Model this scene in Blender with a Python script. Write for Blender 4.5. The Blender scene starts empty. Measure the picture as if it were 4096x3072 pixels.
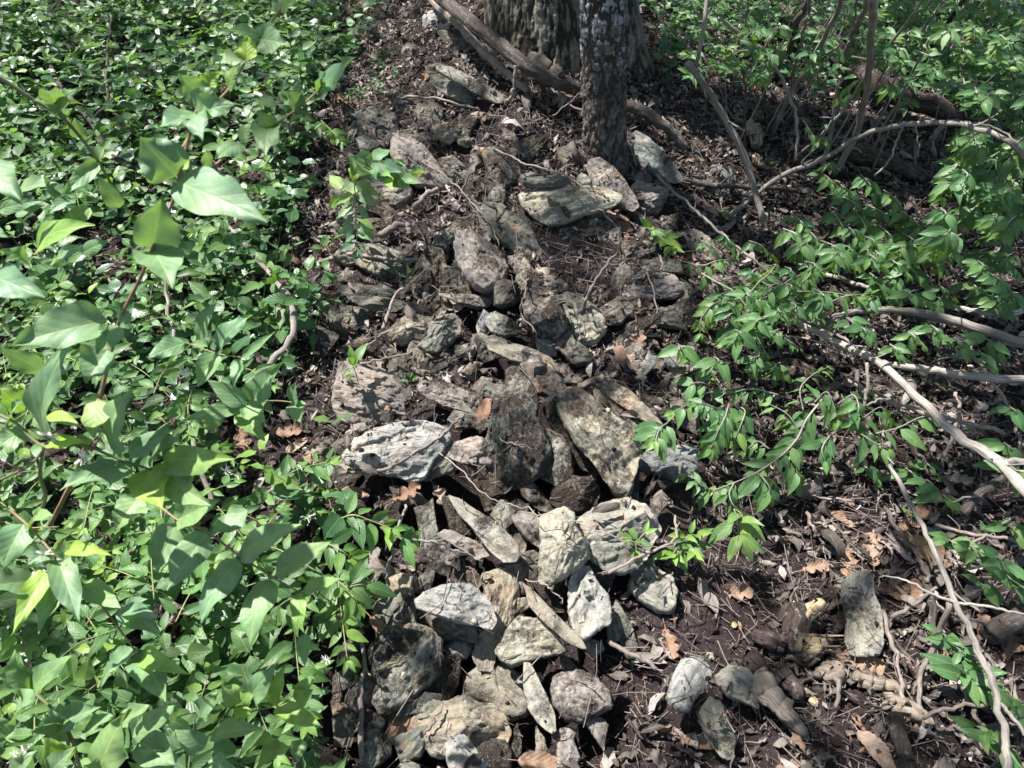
import bpy, math, random
import numpy as np
from mathutils import Vector, Matrix
from mathutils.bvhtree import BVHTree

R = math.radians
rng = np.random.default_rng(11)
random.seed(5)
S = bpy.context.scene
col = S.collection

# ------------------------------------------------------------------ camera, sky, sun, exposure
F = 2731.0
PITCH = R(42)
CAM = np.array([0.0, 0.0, 1.6])
cd = bpy.data.cameras.new('camera'); cam = bpy.data.objects.new('camera', cd); col.objects.link(cam)
cam.location = CAM; cam.rotation_euler = (R(90) - PITCH, 0, 0)
cd.sensor_width = 36; cd.lens = 24.0; cd.clip_start = 0.02; cd.clip_end = 500
cd.dof.use_dof = True; cd.dof.focus_distance = 2.3; cd.dof.aperture_fstop = 12
S.camera = cam

SUN = np.array([-0.40, 0.20, 0.89]); SUN /= np.linalg.norm(SUN)
SUN_EL = math.asin(SUN[2]); SUN_AZ = math.atan2(SUN[0], SUN[1])
w = bpy.data.worlds.new("World"); S.world = w; w.use_nodes = True
nt = w.node_tree
sky = nt.nodes.new('ShaderNodeTexSky'); sky.sky_type = 'NISHITA'; sky.sun_disc = False
sky.sun_elevation = SUN_EL; sky.sun_rotation = SUN_AZ; sky.air_density = 1.0; sky.dust_density = 1.5
nt.links.new(sky.outputs[0], nt.nodes['Background'].inputs[0])
nt.nodes['Background'].inputs[1].default_value = 0.078
sl = bpy.data.lights.new('sun', 'SUN'); sl.energy = 5.0; sl.angle = R(0.5); sl.color = (1.0, 0.95, 0.925)
so = bpy.data.objects.new('sun', sl); col.objects.link(so)
so.rotation_euler = Vector(-SUN).to_track_quat('-Z', 'Y').to_euler(); so.location = (0, 0, 12)
S.view_settings.view_transform = 'Standard'; S.view_settings.look = 'None'
S.view_settings.exposure = 1.45; S.view_settings.gamma = 1.0
S.cycles.max_bounces = 8; S.cycles.diffuse_bounces = 4; S.cycles.transmission_bounces = 4

# ------------------------------------------------------------------ projection helpers
cT, sT = math.cos(R(90) - PITCH), math.sin(R(90) - PITCH)
def ray(u, v):
    x = (np.asarray(u, float) - 2048) / F; y = -(np.asarray(v, float) - 1536) / F
    return np.stack([x, y * cT + sT, y * sT - cT], -1)          # unit depth along the camera axis
def pt(u, v, depth): return CAM + ray(u, v) * depth
def project(P):
    d = np.asarray(P) - CAM
    y = d[..., 1] * cT + d[..., 2] * sT; z = d[..., 1] * sT - d[..., 2] * cT
    z = np.maximum(z, 1e-3)
    return d[..., 0] / z * F + 2048, -y / z * F + 1536, z
UP = np.array([0, 0, 1.0])
def nrm(a):
    a = np.asarray(a, float); return a / np.maximum(np.linalg.norm(a, axis=-1, keepdims=True), 1e-9)

# ------------------------------------------------------------------ numpy noise
_p = np.random.default_rng(3).permutation(256); _p = np.concatenate([_p, _p, _p])
_g = nrm(np.random.default_rng(4).normal(size=(256, 3)))
def perlin(P):
    P = np.asarray(P, float); i = np.floor(P).astype(int); f = P - i; i &= 255
    u = f * f * f * (f * (f * 6 - 15) + 10); out = 0
    for dx in (0, 1):
        for dy in (0, 1):
            for dz in (0, 1):
                h = _p[_p[_p[i[..., 0] + dx] + i[..., 1] + dy] + i[..., 2] + dz]
                g = _g[h]; d = f - np.array([dx, dy, dz])
                wt = (u[..., 0] if dx else 1 - u[..., 0]) * (u[..., 1] if dy else 1 - u[..., 1]) * (u[..., 2] if dz else 1 - u[..., 2])
                out = out + wt * (g * d).sum(-1)
    return out * 1.6
def fbm(P, o=4, g=0.5):
    a, s, t = 1.0, 0, 0; P = np.asarray(P, float)
    for k in range(o):
        s = s + a * perlin(P * 2 ** k + 17.3 * k); t += a; a *= g
    return s / t

# ------------------------------------------------------------------ ground shape
def smooth01(x, a, b):
    t = np.clip((x - a) / (b - a), 0, 1); return t * t * (3 - 2 * t)
def gh(x, y):
    x = np.asarray(x, float); y = np.asarray(y, float)
    z = 0.135 * y
    z = z + 0.10 * np.exp(-((x - 0.05) / 0.45) ** 2) * smooth01(y, 0.6, 2.0)          # the tumbled wall's ridge
    z = z + 0.24 * np.exp(-((x - 0.02) / 0.95) ** 2) * smooth01(y, 1.7, 3.0)
    z = z - 0.07 * np.exp(-((x - 0.72) / 0.30) ** 2 - ((y - 1.05) / 0.35) ** 2)         # dug bank of dark soil
    z = z - 0.10 * np.exp(-((x + 0.02) / 0.22) ** 2 - ((y - 0.72) / 0.25) ** 2)         # hollow in the stones
    z = z + 0.06 * perlin(np.stack([x * 0.9, y * 0.9, 0 * x], -1))
    z = z + 0.018 * perlin(np.stack([x * 4.1, y * 4.1, 0 * x + 3], -1))
    z = z + 0.05 * smooth01(np.abs(x), 1.6, 4.0) + 0.06 * np.maximum(y - 5, 0) ** 1.5 * 0.4
    return z
def at(u, v, h=0.0):
    r = ray(u, v); t = 0.3
    for k in range(400):
        P = CAM + r * t
        dz = P[2] - (gh(P[0], P[1]) + h)
        if dz < 0.0008: break
        t += max(dz * 0.55, 0.0008)
        if t > 14: break
    return CAM + r * t
def aty(u, v, y):
    r = ray(u, v); return CAM + r * (y / r[1])

PITS = [(*at(a, b)[:2], r) for a, b, r in ((1890,1830,.13),(1960,2020,.12),(2130,1650,.07),(1900,2880,.10),(2260,2860,.12),(1700,2050,.10),(2330,2040,.10),(1640,2760,.12),(2480,1850,.07),(2150,2480,.10),(1560,2600,.10),(1950,1250,.08),(2070,1400,.08),(1450,2750,.1),(2050,2250,.08))]
def gg(x, y):
    z = gh(x, y)
    for a, b, r in PITS: z = z - 0.115 * np.exp(-((np.asarray(x) - a) ** 2 + (np.asarray(y) - b) ** 2) / (r * r))
    return z
def pitness(x, y): return (gh(x, y) - gg(x, y)) / 0.085
# zoom windows used while reading the photograph: fractions of it
Z = {1: (0, 0), 2: (1366, 0), 3: (2732, 0), 4: (0, 1024), 5: (1366, 1024), 6: (2732, 1024), 7: (0, 2048), 8: (1366, 2048), 9: (2732, 2048), 0: (0, 0)}
def zp(z, x, y):
    s = 1.0 if z == 0 else 0.6175
    return Z[z][0] + x * s, Z[z][1] + y * s
def zl(z, flat): return [zp(z, flat[i], flat[i + 1]) for i in range(0, len(flat), 2)]

# ------------------------------------------------------------------ mesh helpers
def mk(name, V, Fs, mat, parent=None, uv=None, rnd=None, smooth=True):
    V = np.asarray(V, np.float32); me = bpy.data.meshes.new(name)
    if not isinstance(Fs, list): Fs = [Fs]
    Fs = [np.asarray(f, np.int32) for f in Fs if len(f)]
    loops = np.concatenate([f.ravel() for f in Fs]); cnt = np.concatenate([np.full(len(f), f.shape[1], np.int32) for f in Fs])
    st = np.concatenate([[0], np.cumsum(cnt)[:-1]]).astype(np.int32)
    me.vertices.add(len(V)); me.vertices.foreach_set('co', V.ravel())
    me.loops.add(len(loops)); me.loops.foreach_set('vertex_index', loops)
    me.polygons.add(len(cnt)); me.polygons.foreach_set('loop_start', st)
    me.update(calc_edges=True)
    me.polygons.foreach_set('use_smooth', np.full(len(cnt), smooth, bool))
    if uv is not None:
        ul = me.uv_layers.new(name='UVMap'); ul.data.foreach_set('uv', np.asarray(uv, np.float32)[loops].ravel())
    if rnd is not None:
        a = me.attributes.new('rnd', 'FLOAT', 'POINT'); a.data.foreach_set('value', np.asarray(rnd, np.float32))
    me.materials.append(mat)
    o = bpy.data.objects.new(name, me); col.objects.link(o)
    if parent: o.parent = parent
    return o
def tag(o, label=None, cat=None, group=None, kind=None):
    if label: o['label'] = label
    if cat: o['category'] = cat
    if group: o['group'] = group
    if kind: o['kind'] = kind
    return o
def empty(name, label, cat, group=None):
    o = bpy.data.objects.new(name, None); o.empty_display_size = 0.05; col.objects.link(o)
    return tag(o, label, cat, group)
def join(parts):
    Vs, Qs, UV, RN, n = [], [], [], [], 0
    for V, Q, uv, rn in parts:
        Vs.append(V); Qs.append(Q + n); UV.append(uv); RN.append(rn); n += len(V)
    return np.concatenate(Vs), np.concatenate(Qs), np.concatenate(UV), np.concatenate(RN)

def cr(pts, n=8):
    P = np.asarray(pts, float)
    if len(P) < 3: 
        t = np.linspace(0, 1, n + 1)[:, None]; return P[0] * (1 - t) + P[-1] * t
    A = np.concatenate([[2 * P[0] - P[1]], P, [2 * P[-1] - P[-2]]]); out = []
    for i in range(1, len(A) - 2):
        for k in range(n):
            t = k / n; a, b, c, d = A[i - 1], A[i], A[i + 1], A[i + 2]
            out.append(0.5 * ((2 * b) + (c - a) * t + (2 * a - 5 * b + 4 * c - d) * t * t + (-a + 3 * b - 3 * c + d) * t ** 3))
    out.append(A[-2]); return np.array(out)
def tube(pts, r0, r1, sides=8, knob=0.10, seed=0, wob=0.0, caps=True):
    P = np.array(pts, float); n = len(P)
    if wob:
        P = P + wob * np.stack([perlin(np.stack([np.arange(n) * .35, np.full(n, seed + k * 9.1), np.zeros(n)], -1)) for k in range(3)], -1)
    T = nrm(np.gradient(P, axis=0)); N = np.zeros_like(P)
    a = UP if abs(T[0][2]) < 0.9 else np.array([1.0, 0, 0]); N[0] = nrm(np.cross(T[0], a))
    for i in range(1, n):
        v = N[i - 1] - T[i] * np.dot(N[i - 1], T[i]); N[i] = nrm(v)
    B = np.cross(T, N); L = np.concatenate([[0], np.cumsum(np.linalg.norm(np.diff(P, axis=0), axis=1))])
    f = np.linspace(0, 1, n) if np.ndim(r0) == 0 else None
    r = (r0 + (r1 - r0) * f) if f is not None else np.asarray(r0)
    th = np.linspace(0, 2 * math.pi, sides + 1)[:-1]
    c, s = np.cos(th), np.sin(th)
    rr = r[:, None] * (1 + knob * 2 * fbm(np.stack([c[None, :] * 1.5 + 0 * L[:, None], s[None, :] * 1.5 + 0 * L[:, None], L[:, None] * (14 if np.max(r) < .016 else 4.5) + seed + 0 * c[None, :]], -1), 2))
    if np.max(r) >= .016: rr = rr + r[:, None] * (.22 + knob * .7) * fbm(np.stack([c[None, :] * 5 + 0 * L[:, None], s[None, :] * 5 + 0 * L[:, None], L[:, None] * 9 + seed + 0 * c[None, :]], -1), 4, .65)
    V = P[:, None, :] + rr[..., None] * (c[None, :, None] * N[:, None, :] + s[None, :, None] * B[:, None, :])
    V = V.reshape(-1, 3)
    i = np.arange(n - 1)[:, None] * sides; j = np.arange(sides)[None, :]; j2 = (j + 1) % sides
    Q = np.stack([i + j, i + j2, i + sides + j2, i + sides + j], -1).reshape(-1, 4)
    uv = np.stack([np.broadcast_to(np.minimum(th, 2 * math.pi - th)[None, :] / math.pi * r.mean() * 3.1, rr.shape), np.broadcast_to(L[:, None], rr.shape)], -1).reshape(-1, 2)
    if caps:
        m = len(V); V = np.concatenate([V, [P[0]], [P[-1]]]); uv = np.concatenate([uv, [[0, 0]], [[0, L[-1]]]])
        j = np.arange(sides); j2 = (j + 1) % sides; b = (n - 1) * sides
        Q = np.concatenate([Q, np.stack([j2, j, np.full(sides, m), np.full(sides, m)], -1)[:, [0, 1, 2, 2]] if False else np.zeros((0, 4), int)])
        Q = np.concatenate([Q, np.stack([j2[::2], j[::2], np.full(len(j[::2]), m), j2[1::2] if sides % 2 == 0 else j2[::2]], -1)]) if sides % 2 == 0 else Q
        if sides % 2 == 0:
            k = np.arange(0, sides, 2); a0, a1, a2 = k, (k + 1) % sides, (k + 2) % sides
            Q = Q[:-(len(k))]
            Q = np.concatenate([Q, np.stack([a2, a1, a0, np.full(len(k), m)], -1), np.stack([b + a0, b + a1, b + a2, np.full(len(k), m + 1)], -1)])
    return V, Q, uv, np.full(len(V), (seed * 0.37) % 1.0)
def segs(P0, P1, r0, r1, sides=4, rnd=None):
    P0, P1 = np.asarray(P0, float), np.asarray(P1, float); K = len(P0)
    T = nrm(P1 - P0); a = np.where(np.abs(T[:, 2:3]) < 0.9, UP[None], np.array([[1.0, 0, 0]])); N = nrm(np.cross(T, a)); B = np.cross(T, N)
    th = np.linspace(0, 2 * math.pi, sides + 1)[:-1]; o = np.cos(th)[None, :, None] * N[:, None] + np.sin(th)[None, :, None] * B[:, None]
    r0 = np.broadcast_to(r0, K)[:, None, None]; r1 = np.broadcast_to(r1, K)[:, None, None]
    V = np.concatenate([P0[:, None] + o * r0, P1[:, None] + o * r1], 1).reshape(-1, 3)
    j = np.arange(sides); j2 = (j + 1) % sides
    q = np.stack([j, j2, sides + j2, sides + j], -1)
    Q = (q[None] + (np.arange(K) * 2 * sides)[:, None, None]).reshape(-1, 4)
    L = np.linalg.norm(P1 - P0, axis=1)
    uv = np.zeros((K, 2 * sides, 2)); uv[:, :, 0] = np.tile(th, 2)[None] * 0.004; uv[:, sides:, 1] = L[:, None]
    rn = np.repeat(rng.random(K) if rnd is None else np.broadcast_to(rnd, K), 2 * sides)
    return V, Q, uv.reshape(-1, 2), rn

def prof(shape, t):
    if shape == 'ovate':
        w = t ** 0.55 * (1 - t) ** 1.05; w = w / 0.452; return w * (1 - 0.25 * smooth01(t, 0.6, 0.95) * (1 - t) * 3)
    if shape == 'oval': return (4 * t * (1 - t)) ** 0.55 * (1 - 0.25 * t) * 1.1
    if shape == 'oak':
        e = (t ** 0.8) * (1 - t) ** 0.45 / 0.50; l = np.abs(np.sin(t * math.pi * 3.6 + 0.3)) ** 0.7
        return np.where(t < 0.10, 0.05, e * (0.26 + 0.74 * l))
    if shape == 'elm': return (t ** 0.6 * (1 - t) ** 0.8 / 0.50) * (1 + 0.06 * np.sin(t * 60))
def leaves(P, D, N, L, W, curl=0.4, fold=0.25, wave=0.05, shape='ovate', nl=6, nw=2, rnd=None, roll=0.0, hole=0):
    P, D, N = (np.atleast_2d(np.asarray(a, float)) for a in (P, D, N)); K = len(P)
    b = lambda a: np.broadcast_to(np.asarray(a, float), K)[:, None, None]
    D = nrm(D); N = nrm(N - D * (N * D).sum(-1, keepdims=True)); X = np.cross(D, N)
    t = np.linspace(0, 1, nl + 1); s = np.linspace(-1, 1, 2 * nw + 1)
    TT, SS = np.meshgrid(t, s, indexing='ij'); TT, SS = TT[None], SS[None]
    wd = np.maximum(prof(shape, t), 0.03)[None, :, None]
    if shape == 'oak':
        e_ = (TT ** 0.8) * (1 - TT) ** 0.45 / 0.50; fq = rng.uniform(2.3, 4.2, K)[:, None, None]; p1_, p2_ = rng.uniform(0, 1.4, (2, K))[:, :, None, None]; dp = rng.uniform(.10, .5, K)[:, None, None]
        lb_ = np.abs(np.sin(TT * math.pi * fq + np.where(SS < 0, p1_, p2_))) ** .8; wd = np.maximum(np.where(TT < .09, .05, e_ * (dp + (1 - dp) * lb_)), .03)
        wd = np.where(SS == 0, .03, wd)
    elif shape in ('ovate', 'elm'):
        wd = wd * (1 + rng.normal(0, .07, K)[:, None, None] * np.sign(SS)) * (1 + .05 * np.sin(TT * rng.uniform(6, 16, K)[:, None, None] + np.sign(SS)))
    k = b(curl); k = np.where(np.abs(k) < 0.02, 0.02, k); half = k / 2
    x = SS * wd * b(W) / 2
    if shape == 'oak': TY = TT + 0.05 * np.abs(SS) * wd * (1 - TT)
    else: TY = TT
    Lc = b(L) * k / (2 * np.sin(half)); a = half - k * TY
    y = Lc / k * (np.sin(half) - np.sin(a)); z = Lc / k * (np.cos(a) - np.cos(half))
    ph = rng.random(K)[:, None, None] * 6.3; ph2 = rng.random(K)[:, None, None] * 6.3
    if np.any(np.asarray(roll)):
        rl = b(roll); rl = np.where(np.abs(rl) < 0.02, 0.02, rl); q = SS * rl * wd; rad = b(W) / 2 / rl
        x = rad * np.sin(q); z = z + rad * (1 - np.cos(q))
    z = z + b(fold) * np.abs(x) + b(wave) * b(W) * SS ** 2 * (np.sin(TT * 9 + ph) + 0.6 * np.sin(TT * 17 + ph2 + SS * 2)) 
    V = P[:, None, None, :] + x[..., None] * X[:, None, None] + y[..., None] * D[:, None, None] + z[..., None] * N[:, None, None]
    V = V.reshape(-1, 3); m = 2 * nw + 1; nv = (nl + 1) * m
    i = np.arange(nl)[:, None] * m; j = np.arange(m - 1)[None]
    q = np.stack([i + j, i + j + 1, i + j + m + 1, i + j + m], -1).reshape(-1, 4)
    Q = (q[None] + (np.arange(K) * nv)[:, None, None]).reshape(-1, 4)
    uv = np.stack(np.broadcast_arrays(SS * wd * 0.5 + 0.5 + 0 * V.reshape(K, nl + 1, 2 * nw + 1, 3)[..., 0], TT), -1).reshape(-1, 2)
    rn = np.repeat(rng.random(K) if rnd is None else np.broadcast_to(np.asarray(rnd, float), K), nv)
    return V, Q, uv, rn

# ------------------------------------------------------------------ materials
def newmat(name):
    m = bpy.data.materials.new(name); m.use_nodes = True; t = m.node_tree
    return m, t, t.nodes['Principled BSDF'], t.nodes['Material Output']
def N_(t, typ, **k):
    n = t.nodes.new(typ)
    for a, b in k.items(): setattr(n, a, b)
    return n
def ramp(t, fac, stops, interp='LINEAR'):
    n = t.nodes.new('ShaderNodeValToRGB'); e = n.color_ramp.elements; n.color_ramp.interpolation = interp
    while len(e) < len(stops): e.new(0.5)
    for x, (p, c) in zip(e, stops):
        x.position = p; x.color = (c, c, c, 1) if np.ndim(c) == 0 else (*c, 1)
    t.links.new(fac, n.inputs[0]); return n.outputs[0]
def noise(t, vec, scale, detail=5, rough=0.6, dist=0.0):
    n = t.nodes.new('ShaderNodeTexNoise'); n.inputs['Scale'].default_value = scale; n.inputs['Detail'].default_value = detail
    n.inputs['Roughness'].default_value = rough; n.inputs['Distortion'].default_value = dist
    t.links.new(vec, n.inputs['Vector']); return n.outputs[0]
def mixc(t, fac, a, b, mode='MIX'):
    n = t.nodes.new('ShaderNodeMix'); n.data_type = 'RGBA'; n.blend_type = mode
    for s, v in ((0, fac), (6, a), (7, b)):
        if isinstance(v, (int, float)): n.inputs[s].default_value = v
        elif isinstance(v, tuple): n.inputs[s].default_value = (*v, 1)
        else: t.links.new(v, n.inputs[s])
    return n.outputs[2]
def math_(t, op, a, b=None, c=None, clamp=False):
    n = t.nodes.new('ShaderNodeMath'); n.operation = op; n.use_clamp = clamp
    for s, v in enumerate((a, b, c)):
        if v is None: continue
        if isinstance(v, (int, float)): n.inputs[s].default_value = v
        else: t.links.new(v, n.inputs[s])
    return n.outputs[0]
def mapping(t, src, sc=(1, 1, 1), rot=(0, 0, 0)):
    n = t.nodes.new('ShaderNodeMapping'); n.inputs['Scale'].default_value = sc; n.inputs['Rotation'].default_value = rot
    t.links.new(src, n.inputs[0]); return n.outputs[0]
def bump(t, h, strength, dist, bs):
    n = t.nodes.new('ShaderNodeBump'); n.inputs['Strength'].default_value = strength; n.inputs['Distance'].default_value = dist
    t.links.new(h, n.inputs['Height']); t.links.new(n.outputs[0], bs.inputs['Normal']); return n

def stone_material():
    m, t, b, out = newmat('weathered schist')
    g = N_(t, 'ShaderNodeNewGeometry'); tc = N_(t, 'ShaderNodeTexCoord'); oi = N_(t, 'ShaderNodeObjectInfo')
    pos = tc.outputs['Object']
    off = t.nodes.new('ShaderNodeVectorMath'); off.operation = 'ADD'; t.links.new(pos, off.inputs[0])
    cmb = t.nodes.new('ShaderNodeCombineXYZ'); rr = math_(t, 'MULTIPLY', oi.outputs['Random'], 37.0)
    t.links.new(rr, cmb.inputs[0]); t.links.new(rr, cmb.inputs[2]); t.links.new(cmb.outputs[0], off.inputs[1]); pos = off.outputs[0]
    big = noise(t, pos, 9, 4, 0.55); fine = noise(t, pos, 70, 6, 0.65); gran = noise(t, pos, 330, 3, 0.6)
    strata = noise(t, mapping(t, pos, (9, 70, 40)), 1.0, 6, 0.6, 0.4)
    tint = ramp(t, big, [(0.3, (0.72, 0.76, 0.76)), (0.5, (1, 1, 1)), (0.72, (1.22, 1.12, 0.98))])
    c = mixc(t, 1.0, oi.outputs['Color'], tint, 'MULTIPLY')
    c = mixc(t, 1.0, c, ramp(t, fine, [(0.32, 0.62), (0.5, 1.0), (0.7, 1.22)]), 'MULTIPLY')
    c = mixc(t, 0.7, c, ramp(t, strata, [(0.35, 0.55), (0.5, 1.0), (0.68, 1.15)]), 'MULTIPLY')
    c = mixc(t, 0.6, c, ramp(t, gran, [(0.35, 0.65), (0.6, 1.15)]), 'MULTIPLY')
    # rust bloom and pale lichen with edges of their own
    rust = ramp(t, noise(t, pos, 14, 4, 0.6), [(0.60, 0.0), (0.72, 0.55)])
    c = mixc(t, rust, c, (0.34, 0.20, 0.11))
    lich = ramp(t, noise(t, pos, 26, 7, 0.72), [(0.60, 0.0), (0.68, 0.6)])
    c = mixc(t, lich, c, (0.42, 0.44, 0.38))
    # dark soil stuck to the stone; amount in object alpha
    dn = math_(t, 'ADD', math_(t, 'MULTIPLY', noise(t, pos, 11, 4, 0.6), 0.65), math_(t, 'MULTIPLY', noise(t, pos, 95, 5, 0.7), 0.40))
    nz = t.nodes.new('ShaderNodeSeparateXYZ'); t.links.new(g.outputs['Normal'], nz.inputs[0])
    th = math_(t, 'ADD', math_(t, 'SUBTRACT', dn, 0.695), math_(t, 'MULTIPLY', oi.outputs['Alpha'], 0.36))
    dirt = ramp(t, math_(t, 'MULTIPLY', th, 9, clamp=True), [(0.0, 0.0), (1.0, 0.96)])
    dcol = mixc(t, ramp(t, gran, [(0.4, 0), (0.6, 1)]), (0.012, 0.009, 0.008), (0.05, 0.036, 0.03))
    dcol = mixc(t, ramp(t, noise(t, pos, 420, 1, .5), [(0.69, 0), (0.71, 1)]), dcol, (0.35, 0.32, 0.26))
    c = mixc(t, dirt, c, dcol)
    t.links.new(c, b.inputs['Base Color']); b.inputs['Roughness'].default_value = 0.88; b.inputs['Specular IOR Level'].default_value = 0.2
    h = math_(t, 'ADD', math_(t, 'MULTIPLY', fine, 0.8), math_(t, 'ADD', math_(t, 'MULTIPLY', strata, 1.3), math_(t, 'MULTIPLY', gran, 0.35)))
    h = math_(t, 'ADD', h, math_(t, 'MULTIPLY', dirt, math_(t, 'ADD', 0.3, gran)))
    bump(t, h, 0.9, 0.006, b)
    return m
def leaf_material(name, stops, trans=0.35, veins=True, rough=0.45, spec=0.38):
    m, t, b, out = newmat(name)
    at_ = N_(t, 'ShaderNodeAttribute', attribute_name='rnd'); uv = N_(t, 'ShaderNodeUVMap')
    tc = N_(t, 'ShaderNodeTexCoord')
    c = ramp(t, at_.outputs['Fac'], stops)
    n1 = noise(t, tc.outputs['Object'], 45, 4, 0.6)
    c = mixc(t, 1.0, c, ramp(t, n1, [(0.3, 0.78), (0.7, 1.2)]), 'MULTIPLY')
    sep = t.nodes.new('ShaderNodeSeparateXYZ'); t.links.new(uv.outputs[0], sep.inputs[0])
    ax = math_(t, 'ABSOLUTE', math_(t, 'SUBTRACT', sep.outputs[0], 0.5))
    mid = ramp(t, ax, [(0.0, 1.0), (0.035, 0.0)])
    sv = math_(t, 'FRACT', math_(t, 'MULTIPLY', math_(t, 'SUBTRACT', sep.outputs[1], math_(t, 'MULTIPLY', math_(t, 'POWER', ax, 0.8), 0.85)), 5.5))
    sv = math_(t, 'ABSOLUTE', math_(t, 'SUBTRACT', sv, 0.5))
    side = ramp(t, sv, [(0.0, 1.0), (0.07, 0.0)])
    v = math_(t, 'MAXIMUM', mid, math_(t, 'MULTIPLY', side, 0.45))
    if veins:
        c = mixc(t, math_(t, 'MULTIPLY', v, 0.45), c, mixc(t, 0.6, c, (0.40, 0.52, 0.22)))
    # a paler bloom on the underside
    g = N_(t, 'ShaderNodeNewGeometry')
    c2 = mixc(t, g.outputs['Backfacing'], c, mixc(t, 0.35, c, (0.22, 0.30, 0.16)))
    sp_ = noise(t, tc.outputs['Object'], 75, 5, 0.7); c2 = mixc(t, ramp(t, sp_, [(0.68, 0), (0.71, 0.75)]), c2, (0.20, 0.13, 0.06))
    hv = noise(t, tc.outputs['Object'], 6, 3); c2 = mixc(t, 0.8, c2, ramp(t, hv, [(0.35, (0.82, 0.95, 1.0)), (0.65, (1.22, 1.08, 0.85))]), 'MULTIPLY')
    t.links.new(c2, b.inputs['Base Color']); b.inputs['Roughness'].default_value = rough; b.inputs['Specular IOR Level'].default_value = spec
    h = math_(t, 'SUBTRACT', math_(t, 'MULTIPLY', sv, 1.2), math_(t, 'MULTIPLY', v, 1.0)); h = math_(t, 'ADD', h, math_(t, 'MULTIPLY', noise(t, tc.outputs['Object'], 160, 2), 0.8))
    bump(t, h, 0.35, 0.0008, b)
    tr = t.nodes.new('ShaderNodeBsdfTranslucent')
    t.links.new(mixc(t, 1.0, c, (1.6, 1.65, 0.55), 'MULTIPLY'), tr.inputs[0])
    mx = t.nodes.new('ShaderNodeMixShader'); mx.inputs[0].default_value = trans
    t.links.new(b.outputs[0], mx.inputs[1]); t.links.new(tr.outputs[0], mx.inputs[2]); t.links.new(mx.outputs[0], out.inputs[0])
    return m
def dead_material(name, stops, trans=0.12):
    m, t, b, out = newmat(name)
    at_ = N_(t, 'ShaderNodeAttribute', attribute_name='rnd'); uv = N_(t, 'ShaderNodeUVMap'); tc = N_(t, 'ShaderNodeTexCoord')
    c = ramp(t, at_.outputs['Fac'], stops)
    c = mixc(t, 1.0, c, ramp(t, noise(t, tc.outputs['Object'], 60, 5, 0.7), [(0.3, 0.5), (0.7, 1.35)]), 'MULTIPLY')
    sep = t.nodes.new('ShaderNodeSeparateXYZ'); t.links.new(uv.outputs[0], sep.inputs[0])
    ax = math_(t, 'ABSOLUTE', math_(t, 'SUBTRACT', sep.outputs[0], 0.5)); mid = ramp(t, ax, [(0.0, 1.0), (0.04, 0.0)])
    sv = math_(t, 'ABSOLUTE', math_(t, 'SUBTRACT', math_(t, 'FRACT', math_(t, 'MULTIPLY', math_(t, 'SUBTRACT', sep.outputs[1], math_(t, 'MULTIPLY', ax, 0.8)), 7.0)), 0.5))
    v = math_(t, 'MAXIMUM', mid, math_(t, 'MULTIPLY', ramp(t, sv, [(0, 1.0), (0.08, 0.0)]), 0.5))
    c = mixc(t, math_(t, 'MULTIPLY', v, 0.35), c, mixc(t, 0.5, c, (0.36, 0.27, 0.19)))
    t.links.new(c, b.inputs['Base Color']); b.inputs['Roughness'].default_value = 0.7; b.inputs['Specular IOR Level'].default_value = 0.3
    bump(t, math_(t, 'ADD', sv, noise(t, tc.outputs['Object'], 140, 3)), 0.6, 0.002, b)
    tr = t.nodes.new('ShaderNodeBsdfTranslucent'); t.links.new(mixc(t, 1.0, c, (1.3, 0.9, 0.6), 'MULTIPLY'), tr.inputs[0])
    mx = t.nodes.new('ShaderNodeMixShader'); mx.inputs[0].default_value = trans
    t.links.new(b.outputs[0], mx.inputs[1]); t.links.new(tr.outputs[0], mx.inputs[2]); t.links.new(mx.outputs[0], out.inputs[0])
    return m
def wood_material(name, dark, mid, light, grain=(260, 14), rough=0.8, strength=0.8, dist=0.002, lichen=0.0, spots=None):
    m, t, b, out = newmat(name); uv = N_(t, 'ShaderNodeUVMap'); tc = N_(t, 'ShaderNodeTexCoord'); at_ = N_(t, 'ShaderNodeAttribute', attribute_name='rnd')
    g = noise(t, mapping(t, uv.outputs[0], (grain[0], grain[1] * 2.2, 1)), 1.0, 6, 0.72, 0.3); f = noise(t, tc.outputs['Object'], 18, 4, 0.6)
    c = ramp(t, g, [(0.30, dark), (0.5, mid), (0.70, light)])
    c = mixc(t, 1.0, c, ramp(t, f, [(0.3, 0.65), (0.7, 1.3)]), 'MULTIPLY')
    c = mixc(t, 1.0, c, ramp(t, at_.outputs['Fac'], [(0, 0.7), (1, 1.25)]), 'MULTIPLY')
    if lichen:
        l = ramp(t, noise(t, tc.outputs['Object'], 55, 6, 0.7), [(0.58, 0.0), (0.63, lichen)]); c = mixc(t, l, c, spots or (0.40, 0.42, 0.38))
    t.links.new(c, b.inputs['Base Color']); b.inputs['Roughness'].default_value = rough; b.inputs['Specular IOR Level'].default_value = 0.25
    bump(t, math_(t, 'ADD', g, math_(t, 'MULTIPLY', noise(t, tc.outputs['Object'], 120, 4), 0.4)), strength, dist, b)
    return m
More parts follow.
